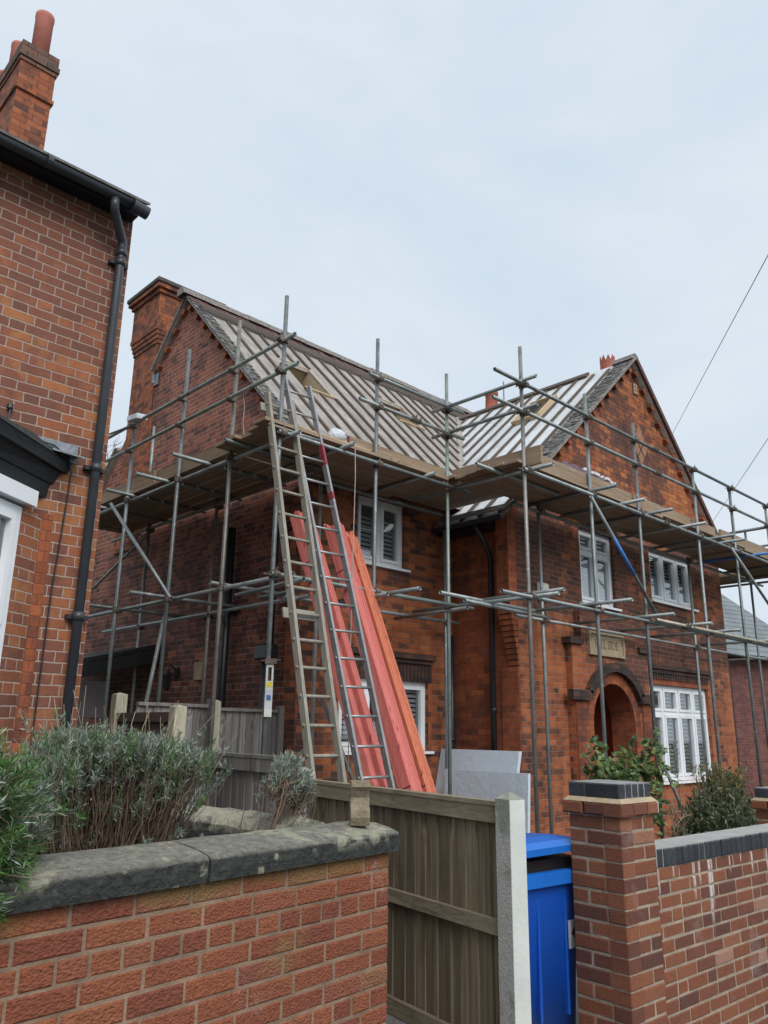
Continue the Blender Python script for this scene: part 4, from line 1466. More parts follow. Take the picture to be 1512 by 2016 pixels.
# transoms
for x, e, z in ((8.88, 4.95, 4.70), (9.70, 5.0, 4.70), (10.42, 4.96, 4.70), (11.47, 4.96, 4.70), (12.5, 4.98, 4.70), (12.90, 4.97, 4.70), (14.2, 5.0, 4.70), (15.4, 5.0, 4.7), (16.3, 5.0, 4.7)):
    tube_part('transom', (x, e, z), (x, 6.42, z), M['bluepaint'] if x == 14.2 else None)
for x, e in ((5.5, 6.0), (6.9, 6.05)):
    tube_part('transom', (x, e + .25, 4.70), (x, 7.62, 4.70))
tube_part('transom', (6.98, 5.72, 4.70), (8.72, 5.74, 4.70))
for y, e in ((8.05, 4.25), (9.05, 4.30), (10.0, 4.35), (10.9, 4.3), (12.0, 4.3)):
    tube_part('transom', (e, y, 4.70), (5.92, y + .02, 4.70))
tube_part('transom', (4.42, 7.2, 4.70), (5.8, 7.22, 4.70))
for x, e in ((7.55, 4.95), (8.68, 4.74), (10.1, 4.92), (11.3, 4.95), (12.3, 4.95), (14.0, 5.0)):
    tube_part('transom', (x, e, ZL + .05), (x, 6.48, ZL + .05))
for y in (7.62, 8.9, 10.3):
    tube_part('transom', (4.3 if y > 8 else 4.62, y, ZL + .05), (5.92, y + .03, ZL + .05))
for x in (4.83, 6.0, 7.35):
    tube_part('transom', (x, 6.2, ZL - .06), (x + .1, 7.55, ZL - .06))
tube_part('transom', (6.75, 6.1, ZL + .04), (8.7, 6.15, ZL + .04))
tube_part('transom', (6.95, 5.9, ZL - .05), (8.72, 6.0, ZL - .05))
# braces
tube_part('brace', (4.60, 10.35, 4.62), (4.60, 8.44, 3.08))
tube_part('brace', (5.64, 11.25, 4.52), (5.64, 13.0, 3.88))
tube_part('brace', (4.82, 8.95, 2.95), (4.86, 9.75, .1))
br = tube_part('brace', (8.74, 5.26, 4.58), (10.34, 5.26, 3.14))
b = MB(); b.tube([(9.25, 5.26, 4.121), (9.73, 5.26, 3.689)], TR + .0015, 10)
b.build('blue_paint_band', M['bluepaint'], br, True)
tube_part('brace', (13.0, 5.26, 4.62), (14.6, 5.26, 3.7))
tube_part('brace', (10.44, 5.42, 1.24), (11.3, 5.42, .05))
tube_part('brace', (6.0, 7.3, 2.0), (6.35, 6.6, .3))
# fittings at every crossing
random.seed(9)
def coupler(p, ax):
    b = MB()
    x, y, z = p
    b.tube([(x, y, z - .034), (x, y, z + .034)], .041, 8)
    a = Vector(ax)
    s_ = Vector((-a.y, a.x, 0))
    o = Vector(p) + a * D
    b.tube([o - s_ * .036, o + s_ * .036], .040, 8)
    b.obox(Vector(p) + a * .01 - s_ * .02 + Vector((0, 0, -.03)), a * .045, s_ * .04, Vector((0, 0, .06)))
    b.tube([Vector(p) - s_ * .05, Vector(p) - s_ * .10 - a * .02], .009, 6)
    b.tube([o + Vector((0, 0, .03)), o + Vector((0, 0, .075)) + s_ * .02], .009, 6)
    b.build('coupler', M['coupler'], sf)
for x, y, zt in outer_std:
    ax = (0, -1, 0) if y in (6.50, 5.35) else ((1, 0, 0) if x < 5 else (1, 0, 0))
    for z in (ZP, ZL):
        coupler((x, y, z), ax)
    rl = (0, -1, 0) if y in (6.50, 5.35) else (-1, 0, 0)
    for z in (5.75, 5.38):
        if z < zt and (x, y) != (4.66, 6.50):
            coupler((x, y, z), rl)
coupler((4.66, 6.5, 5.75), (-1, 0, 0)); coupler((4.66, 6.5, 5.38), (-1, 0, 0))
coupler((7.44, 5.35, 5.77), (-1, 0, 0)); coupler((7.44, 5.35, 5.40), (-1, 0, 0)); coupler((7.38, 6.53, 5.75), (0, -1, 0)); coupler((7.38, 6.53, 5.38), (0, -1, 0))
for x, y, zt in inner_std:
    if zt < 5:
        for z in (ZP - .03, ZL - .03):
            coupler((x, y, z), (1, 0, 0) if x < 5.8 else (0, -1, 0))
def sleeve(p, q):
    b = MB(); b.tube([p, q], .034, 8)
    for t in (.25, .75):
        c = Vector(p).lerp(Vector(q), t)
        b.tube([c + Vector((0, -.03, -.03)), c + Vector((0, -.06, .05))], .010, 6)
    b.build('joint_sleeve', M['coupler'], sf)
for x in (10.62, 10.63):
    sleeve((x, 5.30, 5.75 if x < 10.625 else 5.38), (x + .16, 5.30, 5.75 if x < 10.625 else 5.38))
sleeve((6.62, 6.45, 5.38), (6.78, 6.45, 5.38))
sleeve((10.75, 5.35 - D, ZP - .02), (10.91, 5.35 - D, ZP - .02))
sleeve((11.05, 5.35 - D - .05, ZL + .01), (11.21, 5.35 - D - .05, ZL + .01))

# platform boards (each board its own part) and toe boards
ZB = 4.728
def board(x0, x1, y0, y1, z0, h, mat):
    b = MB()
    b.box(x0, x1, y0, y1, z0, z0 + h)
    return b.build('scaffold_board', M[mat], sf)
random.seed(21)
for i in range(5):                                  # main front, running along x
    y = 6.44 + .228 * i
    board(4.42 + (.16 * i if i < 3 else .05 * i) * .5, 7.30, y, y + .216, ZB + random.uniform(0, .004), .038, 'scaffboard')
for i in range(5):                                  # left side, running along y
    x = 4.74 + .228 * i
    board(x, x + .214, 7.60, 10.2, ZB + .003, .038, 'scaffboardy')
    board(x, x + .222, 10.1, 12.5, ZB + .045, .038, 'scaffboardy')
for i in range(5):                                  # front of the wing
    y = 5.36 + .2 * i
    for x0, x1 in ((7.30, 10.9), (10.85, 13.9), (13.87, 16.7)):
        board(x0 + random.uniform(-.04, .04), x1, y, y + .195, ZB + random.uniform(0, .004) + (.04 if 10 < x0 < 12 else 0), .038, 'scaffboard')
for i in range(6):                                  # wing side return
    x = 7.34 + .228 * i
    board(x, x + .222, 6.38 if x < 8.5 else 6.3, 7.55 if x < 8.45 else 6.45, ZB + .04, .038, 'scaffboardy')
for i in range(4):
    x = 16.68 - .228 * i
    board(x, x + .2, 6.4, 9.6, ZB + .005, .038, 'scaffboardy')
def toe(p, q, w, z0, z1, axis, ends=True):
    b = MB()
    if axis == 'x':
        b.box(p, q, w, w + .038, z0, z1)
    else:
        b.box(w, w + .038, p, q, z0, z1)
    o = b.build('toe_board', M['scaffboard' if axis == 'x' else 'scaffboardy'], sf)
    return o
toe(7.12, 9.6, 4.84, 4.745, 4.965, 'y'); toe(9.55, 12.4, 4.80, 4.76, 4.985, 'y')
t1 = toe(5.70, 7.36, 6.555, 4.70, 4.925, 'x')
b = MB(); b.box(5.69, 5.699, 6.554, 6.595, 4.70, 4.925)
b.build('red_board_end', M['redpaint'], t1)
toe(5.13, 6.52, 7.47, 4.70, 4.925, 'y')
toe(7.52, 9.55, 5.39, 4.735, 4.955, 'x'); toe(9.5, 12.86, 5.43, 4.74, 4.96, 'x'); toe(12.98, 16.7, 5.39, 4.735, 4.955, 'x')
toe(5.5, 9.5, 16.60, 4.735, 4.955, 'y')

# loose stuff on and about the scaffold
b = MB()
for i in range(3):
    b.obox((4.95 + i * .02, 6.47 + i * .05, 4.769 + i * .026), (1.0 - i * .2, 0, 0), (0, .12, 0), (0, 0, .024))
solo(b, 'timber_offcut', M['pine'], 'small pile of pale yellow timber offcuts on the platform edge behind the ladders', 'timber')
b = MB()
vs, fs = [], []
for i in range(7):
    th = math.pi * i / 6
    for j in range(12):
        ph = 2 * math.pi * j / 12
        r = .10 * (1 + random.uniform(-.15, .15))
        vs.append((5.50 + r * math.sin(th) * math.cos(ph) * 1.2, 6.56 + r * math.sin(th) * math.sin(ph), 4.82 + r * .9 * math.cos(th) + .045))
for i in range(6):
    for j in range(12):
        fs.append((i * 12 + j, (i + 1) * 12 + j, (i + 1) * 12 + (j + 1) % 12, i * 12 + (j + 1) % 12))
b.add(vs, fs)
solo(b, 'plastic_bag', M['plasticbag'], 'crumpled clear plastic bag sitting on the scaffold platform', 'bag', None, True)
def rope(pts, label):
    b = MB()
    P = [Vector(p) for p in pts]
    Q = []
    for i in range(len(P) - 1):
        for k in range(4):
            Q.append(P[i].lerp(P[i + 1], k / 4))
    Q.append(P[-1])
    b.tube(Q, .0055, 5)
    solo(b, 'rope', M['rope'], label, 'rope')
rope([(5.68, 6.44, 4.78), (5.66, 6.40, 4.4), (5.665, 6.41, 3.9), (5.65, 6.40, 3.3), (5.66, 6.41, 2.4), (5.66, 6.4, 1.2)], 'thin pale rope hanging straight down from the platform edge')
rope([(4.68, 7.30, 5.36), (4.70, 7.28, 5.2), (4.70, 7.29, 5.0), (4.72, 7.27, 4.82)], 'short frayed rope tied to the guard rail by the left corner')
# floodlight strapped to the left corner scaffold
fl = thing('floodlight', (4.66, 10.1, 5.70), 'pale floodlight on a thin arm at the top of a left scaffold pole', 'floodlight')
b = MB()
b.obox((4.56, 9.75, 5.735), (.16, -.0, .01), (0, .30, .03), (0, -.01, .07))
b.build('lamp_housing', M['floodwhite'], fl)
b = MB(); b.tube([(4.62, 10.0, 5.70), (4.58, 11.7, 5.83)], .014, 6)
b.build('arm', M['black'], fl)
# inspection tag on the corner pole
tg = thing('inspection_tag', (4.66, 6.46, 1.75), 'pale plastic inspection tag with yellow strip clamped to a scaffold pole', 'tag')
TP = Plane((4.655, 6.455), (.83, -.56))
b = MB()
TP.box(b, -.036, .036, -.012, .0, 1.72, 2.06)
TP.box(b, -.036, -.018, -.012, .0, 2.062, 2.19)
TP.box(b, .018, .036, -.012, .0, 2.062, 2.19)
TP.box(b, -.036, .036, -.012, .0, 2.192, 2.22)
b.build('tag_holder', M['tagwhite'], tg)
b = MB(); TP.box(b, -.030, .030, -.0145, -.0125, 2.00, 2.05); b.build('yellow_strip', M['tagyellow'], tg)
b = MB(); TP.box(b, -.029, .029, -.0145, -.0125, 1.80, 1.985); b.build('paper_insert', M['label'], tg)
b = MB(); TP.box(b, -.022, .022, -.017, -.015, 1.875, 1.925); b.build('blue_print', M['tagblue'], tg)
b = MB(); TP.box(b, -.024, .024, -.0145, -.0125, 1.735, 1.785); b.build('slot', M['tagwhite'], tg)
b = MB()
TP.box(b, -.05, .06, -.035, .035, 2.222, 2.275)
b.tube([TP.p(-.09, -.02, 2.25), TP.p(.10, -.02, 2.262)], .008, 6)
b.build('clamp', M['coupler'], tg)
# purple membrane lying along the gable above the boards
b = MB()
n = 16
lo, hi = [], []
for i in range(n + 1):
    u = 9.95 + 1.62 * i / n
    dz = .018 * math.sin(i * 2.1) + random.uniform(-.012, .012)
    lo.append((u, YF - .13 - .02 * math.sin(i * 1.3), 4.86))
    hi.append((u + .02, YF - .035 - .01 * math.sin(i * 1.7), 5.71 + dz - .012 * abs(i - 8) * .4))
for i in range(n):
    b.quad(lo[i], lo[i + 1], hi[i + 1], hi[i])
    b.quad(tuple(Vector(hi[i + 1]) + Vector((0, .008, 0))), tuple(Vector(lo[i + 1]) + Vector((0, .008, 0))), tuple(Vector(lo[i]) + Vector((0, .008, 0))), tuple(Vector(hi[i]) + Vector((0, .008, 0))))
pm = thing('membrane_sheet', (10.7, YF - .1, 4.86), 'purple damp proof sheet hanging against the front gable behind the toe boards', 'plastic sheet')
b.build('sheet', M['purple'], pm)
b = MB()
for i in range(6, n):
    a = Vector(hi[i])
    b.obox(a + Vector((0, -.02, -.035)), (.075, 0, random.uniform(-.02, .02)), (0, .03, 0), (0, -.01, .04))
b.build('white_edge_tape', M['upvc'], pm)

# ------------------------------------------------------------------ ladders
def ladder(name, label, tl, tr, bl, br_, stile_w, stile_d, mat, rungs, rung_r, rung_mat):
    tl, tr, bl, br_ = map(Vector, (tl, tr, bl, br_))
    root = thing(name, tuple((bl + br_) / 2), label, 'ladder')
    ax = (tr - tl).normalized()
    for a, c in ((bl, tl), (br_, tr)):
        d = (c - a).normalized()
        fw = ax.cross(d).normalized()
        b = MB()
        b.obox(a - ax * stile_w / 2 - fw * stile_d / 2, c - a, ax * stile_w, fw * stile_d)
        b.build('stile', mat, root)
    n = rungs
    for i in range(n):
        t = (i + .45) / n
        p, q = bl.lerp(tl, t), br_.lerp(tr, t)
        b = MB()
        b.tube([p - ax * stile_w * .75, q + ax * stile_w * .75], rung_r, 8)
        b.build('rung', rung_mat, root, True)
    return root, ax
lr, ax = ladder('wooden_ladder', 'old grey wooden ladder leaning on the left scaffold platform', (4.51, 6.56, 5.09), (4.83, 6.56, 5.09), (4.46, 5.2, 0), (4.81, 5.2, 0), .035, .075, M['ladderwood'], 20, .016, M['ladderwood'])
for z in (.98, 2.62, 4.88):
    t = z / 5.09
    p = Vector((4.46, 5.2, 0)).lerp(Vector((4.51, 6.56, 5.09)), t)
    q = Vector((4.81, 5.2, 0)).lerp(Vector((4.83, 6.56, 5.09)), t)
    b = MB()
    d = Vector((0.01, 1.36, 5.09)).normalized()
    f = Vector((1, 0, 0)).cross(d).normalized()
    b.obox(p - Vector((.075, 0, 0)) + f * -.058, (q - p) + Vector((.05, 0, 0)), d * .10, f * .022)
    b.build('cross_batten', M['ladderwood'], lr)
la, ax = ladder('metal_ladder', 'dull aluminium ladder with red painted marks leaning on the scaffold right of the wooden ladder', (4.78, 6.63, 5.37), (5.12, 6.63, 5.38), (5.09, 5.2, 0), (5.47, 5.2, 0), .028, .065, M['alu'], 20, .014, M['alu'])
bl, tl = Vector((5.47, 5.2, 0)), Vector((5.12, 6.63, 5.38))
d = (tl - bl).normalized(); fw = Vector((1, 0, 0)).cross(d).normalized()
st = [c for c in la.children if c.name.startswith('stile')]
for t0, t1 in ((.815, .86), (.74, .755)):
    b = MB()
    p = bl.lerp(tl, t0)
    b.obox(p - Vector((.0155, 0, 0)) - fw * .034, (tl - bl) * (t1 - t0), Vector((.031, 0, 0)), fw * .068)
    b.build('red_paint_mark', M['redpaint'], st[1])

# ------------------------------------------------------------------ bundles of roofing battens
def bundle(label, x_bot, x_led, w_n, d_n, mat, yb=5.2, length=4.15, skew=0.0, dz=0.0):
    A, B = Vector((x_bot, yb, 0.02)), Vector((x_led, 6.40, 3.16))
    d = (B - A).normalized()
    ax = Vector((1, 0, 0)); ax = (ax - d * ax.dot(d)).normalized()
    ax = (Matrix.Rotation(skew, 3, d) @ ax)
    fw = ax.cross(d).normalized()
    root = thing('batten_bundle', tuple(A), label, 'timber bundle', 'bundles of red treated roofing battens leaning on the scaffold')
    b = MB()
    bw, bd_ = .038, .025
    W_, H_ = w_n * bw, d_n * bd_
    for i in range(w_n):
        for j in range(d_n):
            e0, e1 = random.uniform(-.01, .02), random.uniform(-.05, .05)
            o = A + d * e0 + ax * (i * bw - W_ / 2) + fw * (-j * bd_ - bd_ - .03)
            b.obox(o, d * (length + e1 + dz), ax * (bw - .004), fw * (bd_ - .003))
    b.build('battens', mat, root)
    for t in (.28, .86):
        b = MB()
        o = A + d * (length * t) - ax * (W_ / 2 + .003) + fw * (-H_ - .033)
        b.obox(o, d * .012, ax * (W_ + .004), fw * .0025)
        b.obox(o, d * .012, ax * .0025, fw * (H_ + .004))
        b.obox(o + ax * (W_ + .003), d * .012, ax * .0025, fw * (H_ + .004))
        b.build('strap', M['strap'], root)
    return root
random.seed(31)
bundle('right-hand orange bundle of roofing battens', 6.165, 5.935, 4, 5, M['battenorange'], skew=.10, dz=-.08)
bundle('wide pink bundle of roofing battens just left of the orange one', 5.955, 5.755, 5, 6, M['batten'], skew=.16)
bundle('narrow pink bundle of battens behind the metal ladder, left of the wide pink bundle', 5.595, 5.36, 3, 5, M['batten'], skew=.25)
bundle('pink bundle of roofing battens furthest left, partly behind the wooden ladder', 5.445, 5.225, 3, 5, M['batten'], skew=.35, dz=.03)

# ------------------------------------------------------------------ insulation boards leaning on the wing wall
def sheet(label, x_bot, x_top, y0, y1, z0, z1, th, n):
    b = MB()
    for i in range(n):
        o = i * th
        b.obox((x_bot + o, y0 + .01 * i, z0), (0, y1 - y0, 0), (x_top - x_bot, 0, z1 - z0), (th - .003, 0, 0))
    return solo(b, 'insulation_board', M['foilboard'], label, 'insulation board', 'silver insulation boards leaning by the front wall')
sheet('front silver insulation board, upright and lower, in front of the other sheets', 8.02, 8.10, 5.93, 7.25, .02, 1.14, .05, 1)
sheet('taller silver insulation board leaning back behind the front sheet', 8.17, 8.50, 6.35, 7.68, .04, 1.38, .06, 1)

# ------------------------------------------------------------------ boundary walls
def brick_block(b, P, u0, u1, w0, w1, z0, z1, r=.006):
    """one brick with its outer face edges worn round"""
    j = lambda s_: random.uniform(-s_, s_)
    q = [(u0, z0), (u1, z0), (u1, z1), (u0, z1)]
    ins = [(u0 + r, z0 + r), (u1 - r, z0 + r), (u1 - r, z1 - r), (u0 + r, z1 - r)]
    d0 = w0 + j(.002)
    vs = [P.p(u, w1, z) for u, z in q] + [P.p(u, d0 + r, z) for u, z in q] + [P.p(u + j(.0015), d0, z + j(.0015)) for u, z in ins]
    fs = []
    for i in range(4):
        k = (i + 1) % 4
        fs.append((i, k, 4 + k, 4 + i))
        fs.append((4 + i, 4 + k, 8 + k, 8 + i))
    fs.append((8, 9, 10, 11))
    fs.append((3, 2, 1, 0))
    b.add(vs, [f for f in fs])
def brick_run(b, P, u0, u1, z1, rows, bond, L=.225, H=.075, depth=.1, w0=0.0, joint=.010, right=True):
    """courses from the top down; u measured so that the wall end at u1 is a straight joint"""
    for r in range(rows):
        z = z1 - H * (r + 1)
        kind = bond(r)
        if kind == 'S':
            u, ls = u1, [L]
            first = L / 2 if r % 2 else L
        elif kind == 'S2':
            u, ls = u1, [L]
            first = L * .75
        elif kind == 'F':
            u, ls = u1, [L, L / 2]
            first = L if r % 2 else L / 2
        else:
            u, ls = u1, [L / 2]
            first = L / 2 if r % 2 else L * .375
        k = 0
        while u > u0 + .02:
            l = first if k == 0 else ls[(k + (r % 2)) % len(ls)]
            a = max(u0, u - l)
            jj = random.uniform(-.0015, .0015)
            brick_block(b, P, a + joint / 2 + jj, u - (joint / 2 if k else 0), w0, w0 + depth, z + joint / 2, z + H - joint / 2)
            u -= l
            k += 1
random.seed(17)
LW = Plane((.0, 2.4130), (.9938, .112))             # face of the near left wall; end at u = 2.67
UE = 2.672
gwall = thing('garden_wall', (1.6, 2.6, 0), 'low wall of rustic red brick with lichened stone coping in the left foreground', 'wall')
b = MB()
brick_run(b, LW, -.9, UE, 1.088, 15, lambda r: 'H' if r in (2, 7, 11) else ('S' if r % 2 else 'S2'), depth=.1)
LWE = Plane(LW.p(UE, 0, 0)[:2], (-.112, .9938))     # its end return
brick_run(b, Plane(LW.p(UE, 0, 0)[:2], (-.112, .9938)), .105, 1.9, 1.088, 15, lambda r: 'S', depth=.1)
b.build('brickwork', M['brickrock'], gwall)
b = MB()
LW.box(b, -.9, UE - .004, .005, .21, 0, 1.0885)
b.obox(LW.p(UE - .004, .2, 0), LWE.d * 1.9, LWE.w * .2, (0, 0, 1.0885))
b.build('mortar', M['mortarwarm'], gwall)
def coping(b, P, u0, u1, w0, w1, z0, prof, jag=.006, endcap=True):
    n = max(3, int((u1 - u0) / .09))
    rows = []
    for i in range(n + 1):
        u = u0 + (u1 - u0) * i / n
        rows.append([P.p(u + random.uniform(-.002, .002), w + random.uniform(-jag, jag) * .5, z0 + z + (random.uniform(-jag, jag) if z > 0 else 0)) for w, z in prof])
    m = len(prof)
    vs = [p for r in rows for p in r]
    fs = []
    for i in range(n):
        for k in range(m):
            k2 = (k + 1) % m
            fs.append((i * m + k, (i + 1) * m + k, (i + 1) * m + k2, i * m + k2))
    fs.append(tuple(range(m)))
    fs.append(tuple(n * m + k for k in range(m))[::-1])
    b.add(vs, fs)
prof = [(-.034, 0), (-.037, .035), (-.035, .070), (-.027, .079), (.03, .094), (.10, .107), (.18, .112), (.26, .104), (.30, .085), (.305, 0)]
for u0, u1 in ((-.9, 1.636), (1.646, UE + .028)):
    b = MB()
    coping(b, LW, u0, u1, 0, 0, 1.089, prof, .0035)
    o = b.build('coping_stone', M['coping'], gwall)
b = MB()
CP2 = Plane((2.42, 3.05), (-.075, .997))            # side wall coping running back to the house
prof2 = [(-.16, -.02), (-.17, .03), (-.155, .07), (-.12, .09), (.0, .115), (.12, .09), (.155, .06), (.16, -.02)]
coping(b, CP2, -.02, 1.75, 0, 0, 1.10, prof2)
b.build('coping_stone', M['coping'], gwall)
b = MB(); CP2.box(b, 0, 1.75, -.11, .11, .3, 1.078)
b.build('inner_wall', M['mortarbuff'], gwall)
# carved bracket standing on the coping corner
b = MB()
BP = Plane((2.545, 2.80), (.80, -.60))
pf = [(0, 1.20), (.075, 1.20), (.09, 1.235), (.085, 1.265), (.060, 1.285), (.052, 1.315), (.068, 1.345), (.088, 1.362), (.085, 1.386), (.0, 1.386)]
vs = [BP.p(-.042, -w, z) for w, z in pf] + [BP.p(.042, -w, z) for w, z in pf]
m = len(pf)
b.add(vs, [tuple(range(m)), tuple(range(m, 2 * m))[::-1]] + [(i, m + i, m + (i + 1) % m, (i + 1) % m) for i in range(m)])
solo(b, 'stone_bracket', simple('grey weathered sandstone', (.235, .195, .135), .95, 0, .4, 22, .008, 60), 'small weathered sandstone bracket standing on the coping corner', 'stone bracket')
# white block half hidden in the planter
b = MB(); b.obox((1.55, 2.90, 1.0), (.13, .02, 0), (-.015, .10, .02), (0, 0, .115))
solo(b, 'white_block', M['label'], 'small white block lying among the lavender stems behind the coping', 'block')

# right boundary wall with blue brick coping and pillars
random.seed(23)
PA = (4.086, 2.391)
RW = Plane(PA, (1, -.035))
RS = Plane(PA, (-.10, -.995))
def pillar(o, base_z, root):
    pf_ = Plane(o, (1, -.035))
    ps_ = Plane(tuple(Vector(pf_.p(0, .335, 0))[:2]), (-.035, -1))
    b = MB()
    ztop = 1.168 + base_z
    nn = 21
    for r in range(nn):
        z = ztop - .0765 * (r + 1)
        f = [(0, .112), (.112, .335)] if r % 2 else [(0, .225), (.225, .335)]
        for a, c in f:
            brick_block(b, pf_, a + (.005 if a else 0), c - (.005 if c < .335 else 0), 0, .11, z + .005, z + .0715)
        s_ = [(0, .112), (.112, .335)] if r % 2 == 0 else [(0, .225), (.225, .335)]
        for a, c in s_:
            a2, c2 = .335 - c, .335 - a
            brick_block(b, ps_, a2 + (.005 if a2 else 0), min(c2, .335) - (.005 if c2 < .335 else .112 * 0), 0, .11, z + .005, z + .0715)
    # oversailing course
    z = ztop
    pf2 = Plane(pf_.p(-.028, -.028, 0)[:2], (1, -.035))
    ps2 = Plane(tuple(Vector(pf2.p(0, .391, 0))[:2]), (-.035, -1))
    for a, c in ((0, .12), (.12, .27), (.27, .391)):
        brick_block(b, pf2, a + (.005 if a else 0), c - (.005 if c < .391 else 0), 0, .12, z + .004, z + .070, .009)
    for a, c in ((0, .14), (.14, .391)):
        brick_block(b, ps2, a + (.005 if a else 0), c - (.005 if c < .391 else 0), 0, .12, z + .004, z + .070, .009)
    p1 = b.build('pillar', M['brickright'], root)
    b = MB()
    pf_.box(b, .004, .331, .004, .331, -.45, ztop + .07)
    b.build('mortar', M['mortarbuff'], p1)
    b = MB()
    lo = [pf2.p(u, w, z + .071) for u, w in ((.005, .005), (.386, .005), (.386, .386), (.005, .386))]
    hi = [pf2.p(u, w, z + .094) for u, w in ((.030, .030), (.361, .030), (.361, .361), (.030, .361))]
    b.add(lo + hi, [(4, 5, 6, 7)] + [(i, (i + 1) % 4, 4 + (i + 1) % 4, 4 + i) for i in range(4)])
    b.build('mortar_fillet', M['mortarcap'], p1)
    b = MB()
    z0, z1 = z + .0945, z + .170
    pc = Plane(pf2.p(.032, .032, 0)[:2], (1, -.035))
    for i in range(5):
        w_ = .327 / 5
        brick_block(b, pc, i * w_ + .003, (i + 1) * w_ - .003, 0, .326, z0, z1, .005)
    b2 = Plane(tuple(Vector(pc.p(-.002, .327, 0))[:2]), (-.035, -1))
    brick_block(b, b2, .0, .108, 0, .05, z0, z1 - .001, .005)
    brick_block(b, b2, .116, .3275, 0, .05, z0, z1 - .001, .005)
    b.build('blue_brick_cap', M['blue_eng'], p1)
    b = MB()
    pc.box(b, .003, .324, .002, .324, z0, z1 + .002)
    b.build('cap_joints', M['blue_top'], p1)
rwall = thing('boundary_wall', (5.2, 2.4, 0), 'old red brick boundary wall with blue brick coping and two pillars at right', 'wall')
pillar(PA, 0, rwall)
pillar((7.08, 2.56), -.15, rwall)
b = MB()
RQ = Plane(RW.p(.335, .004, 0)[:2], (1, -.035))
brick_run(b, RQ, -.004, 3.4, .885, 19, lambda r: 'F' if r in (3, 8) else 'S', H=.0735, depth=.1)
b.build('brickwork', M['brickright'], rwall)
b = MB()
RQ.box(b, 0, 3.4, .004, .21, -.5, .8855)
b.build('mortar', M['mortarbuff'], rwall)
b = MB()
u = .003
while u < 3.4:
    w_ = random.uniform(.066, .072)
    brick_block(b, RQ, u + .0055, u + w_ - .0055, -.012 + random.uniform(-.003, .003), .225, .886, .980 + random.uniform(-.002, .002), .006)
    u += w_
b.build('blue_brick_coping', M['blue_eng'], rwall)
b = MB()
RQ.box(b, 0, 3.4, -.0015, .215, .8865, .984)
b.build('coping_joints', simple('pale coping joint', (.36, .355, .34), .9, 0, .2, 9), rwall)

# ------------------------------------------------------------------ fences
FA, FBp, FC, FD = Vector((3.20, 2.46, 0)), Vector((3.55, 4.46, 0)), Vector((3.78, 6.62, 0)), Vector((3.83, 7.92, 0))
def cpost(b, P, u, w, s_, z1, cap=.03):
    P.box(b, u - s_ / 2, u + s_ / 2, w - s_ / 2, w + s_ / 2, 0, z1)
    q = [P.p(u + i * s_ / 2, w + j * s_ / 2, z1) for i, j in ((-1, -1), (1, -1), (1, 1), (-1, 1))]
    t = P.p(u, w, z1 + cap)
    b.add(q + [t], [(0, 1, 4), (1, 2, 4), (2, 3, 4), (3, 0, 4)])
def fence_bay(root, p, q, z0, z1, mat, railmat, rails, side=1, seed=1, bw=.125):
    random.seed(seed)
    P = Plane(p[:2], (q - p)[:2])
    L = (q - p).length
    b = MB()
    u = .06
    while u < L - .06:
        w_ = min(L - .05 - u, bw * random.uniform(.85, 1.15))
        t = random.uniform(.0, .004)
        b.obox(P.p(u, .006 + t, z0), P.d * (w_ + .012) + P.w * .010, P.w * .010, (0, 0, z1 - z0 - .01 + random.uniform(-.004, 0)))
        u += w_
    pan = b.build('fence_panel', M[mat], root)
    for zc, h, dpt in rails:
        b = MB()
        P.box(b, .05, L - .05, (-dpt if side > 0 else .025), (.003 if side > 0 else .025 + dpt), zc - h / 2, zc + h / 2)
        b.build('rail', M[railmat], pan)
    return P, L
def fence(label, p, name='fence'):
    return thing(name, (p.x, p.y, 0), label, 'fence')
# nearest bay. its line runs from the concrete post back to the lavender
f1 = fence('brown weathered board fence panel beside the speckled concrete post in the foreground', FA)
P1 = Plane(FA[:2], (FBp - FA)[:2])
# seen from the left: rails on the left face (inwards = left of direction)
def near_bay():
    random.seed(4)
    L = (FBp - FA).length
    P = P1
    b = MB()
    u = .055
    while u < L - .06:
        w_ = min(L - .055 - u, random.uniform(.085, .12))
        b.obox(P.p(u, -.012 - random.uniform(0, .004), .155), P.d * (w_ + .014) - P.w * .011, P.w * .012, (0, 0, 1.10))
        u += w_
    pan = b.build('fence_panel', M['fence'], f1)
    for z0, z1, d0, d1 in ((1.185, 1.262, .0, .028), (.70, .765, .0, .032), (.16, .235, .0, .030)):
        b = MB(); P.box(b, .055, L - .055, d0, d1, z0, z1)
        b.build('rail', M['fencerail'], pan)
    b = MB(); P.box(b, .055, L - .055, -.03, .034, 1.2625, 1.284)
    b.build('capping', M['fencerail'], pan)
    b = MB(); P.box(b, .05, L - .05, -.022, .026, 0, .154)
    b.build('gravel_board', M['concrete'], f1)
near_bay()
b = MB(); cpost(b, P1, -.006, .0, .098, 1.300, .032)
po = b.build('concrete_post', [M['concrete']], f1)
b = MB()                                            # smooth cast face on the drive side
P1.box(b, -.0565, -.0552, -.0475, .0475, .0, 1.298)
b.build('smooth_face', M['concsmooth'], po)
b = MB(); cpost(b, P1, (FBp - FA).length + .0, .0, .10, 1.33, .03)
b.build('concrete_post', M['concrete'], f1)
f2 = fence('silvered board fence bay behind the lavender with a grey top rail', FBp)
P2 = Plane(FBp[:2], (FC - FBp)[:2])
L2 = (FC - FBp).length
random.seed(6)
b = MB(); u = .055
while u < L2 - .06:
    w_ = min(L2 - .055 - u, random.uniform(.10, .13))
    b.obox(P2.p(u, -.012 - random.uniform(0, .004), .1), P2.d * (w_ + .012) - P2.w * .010, P2.w * .012, (0, 0, 1.27))
    u += w_
pn = b.build('fence_panel', M['fencegrey'], f2)
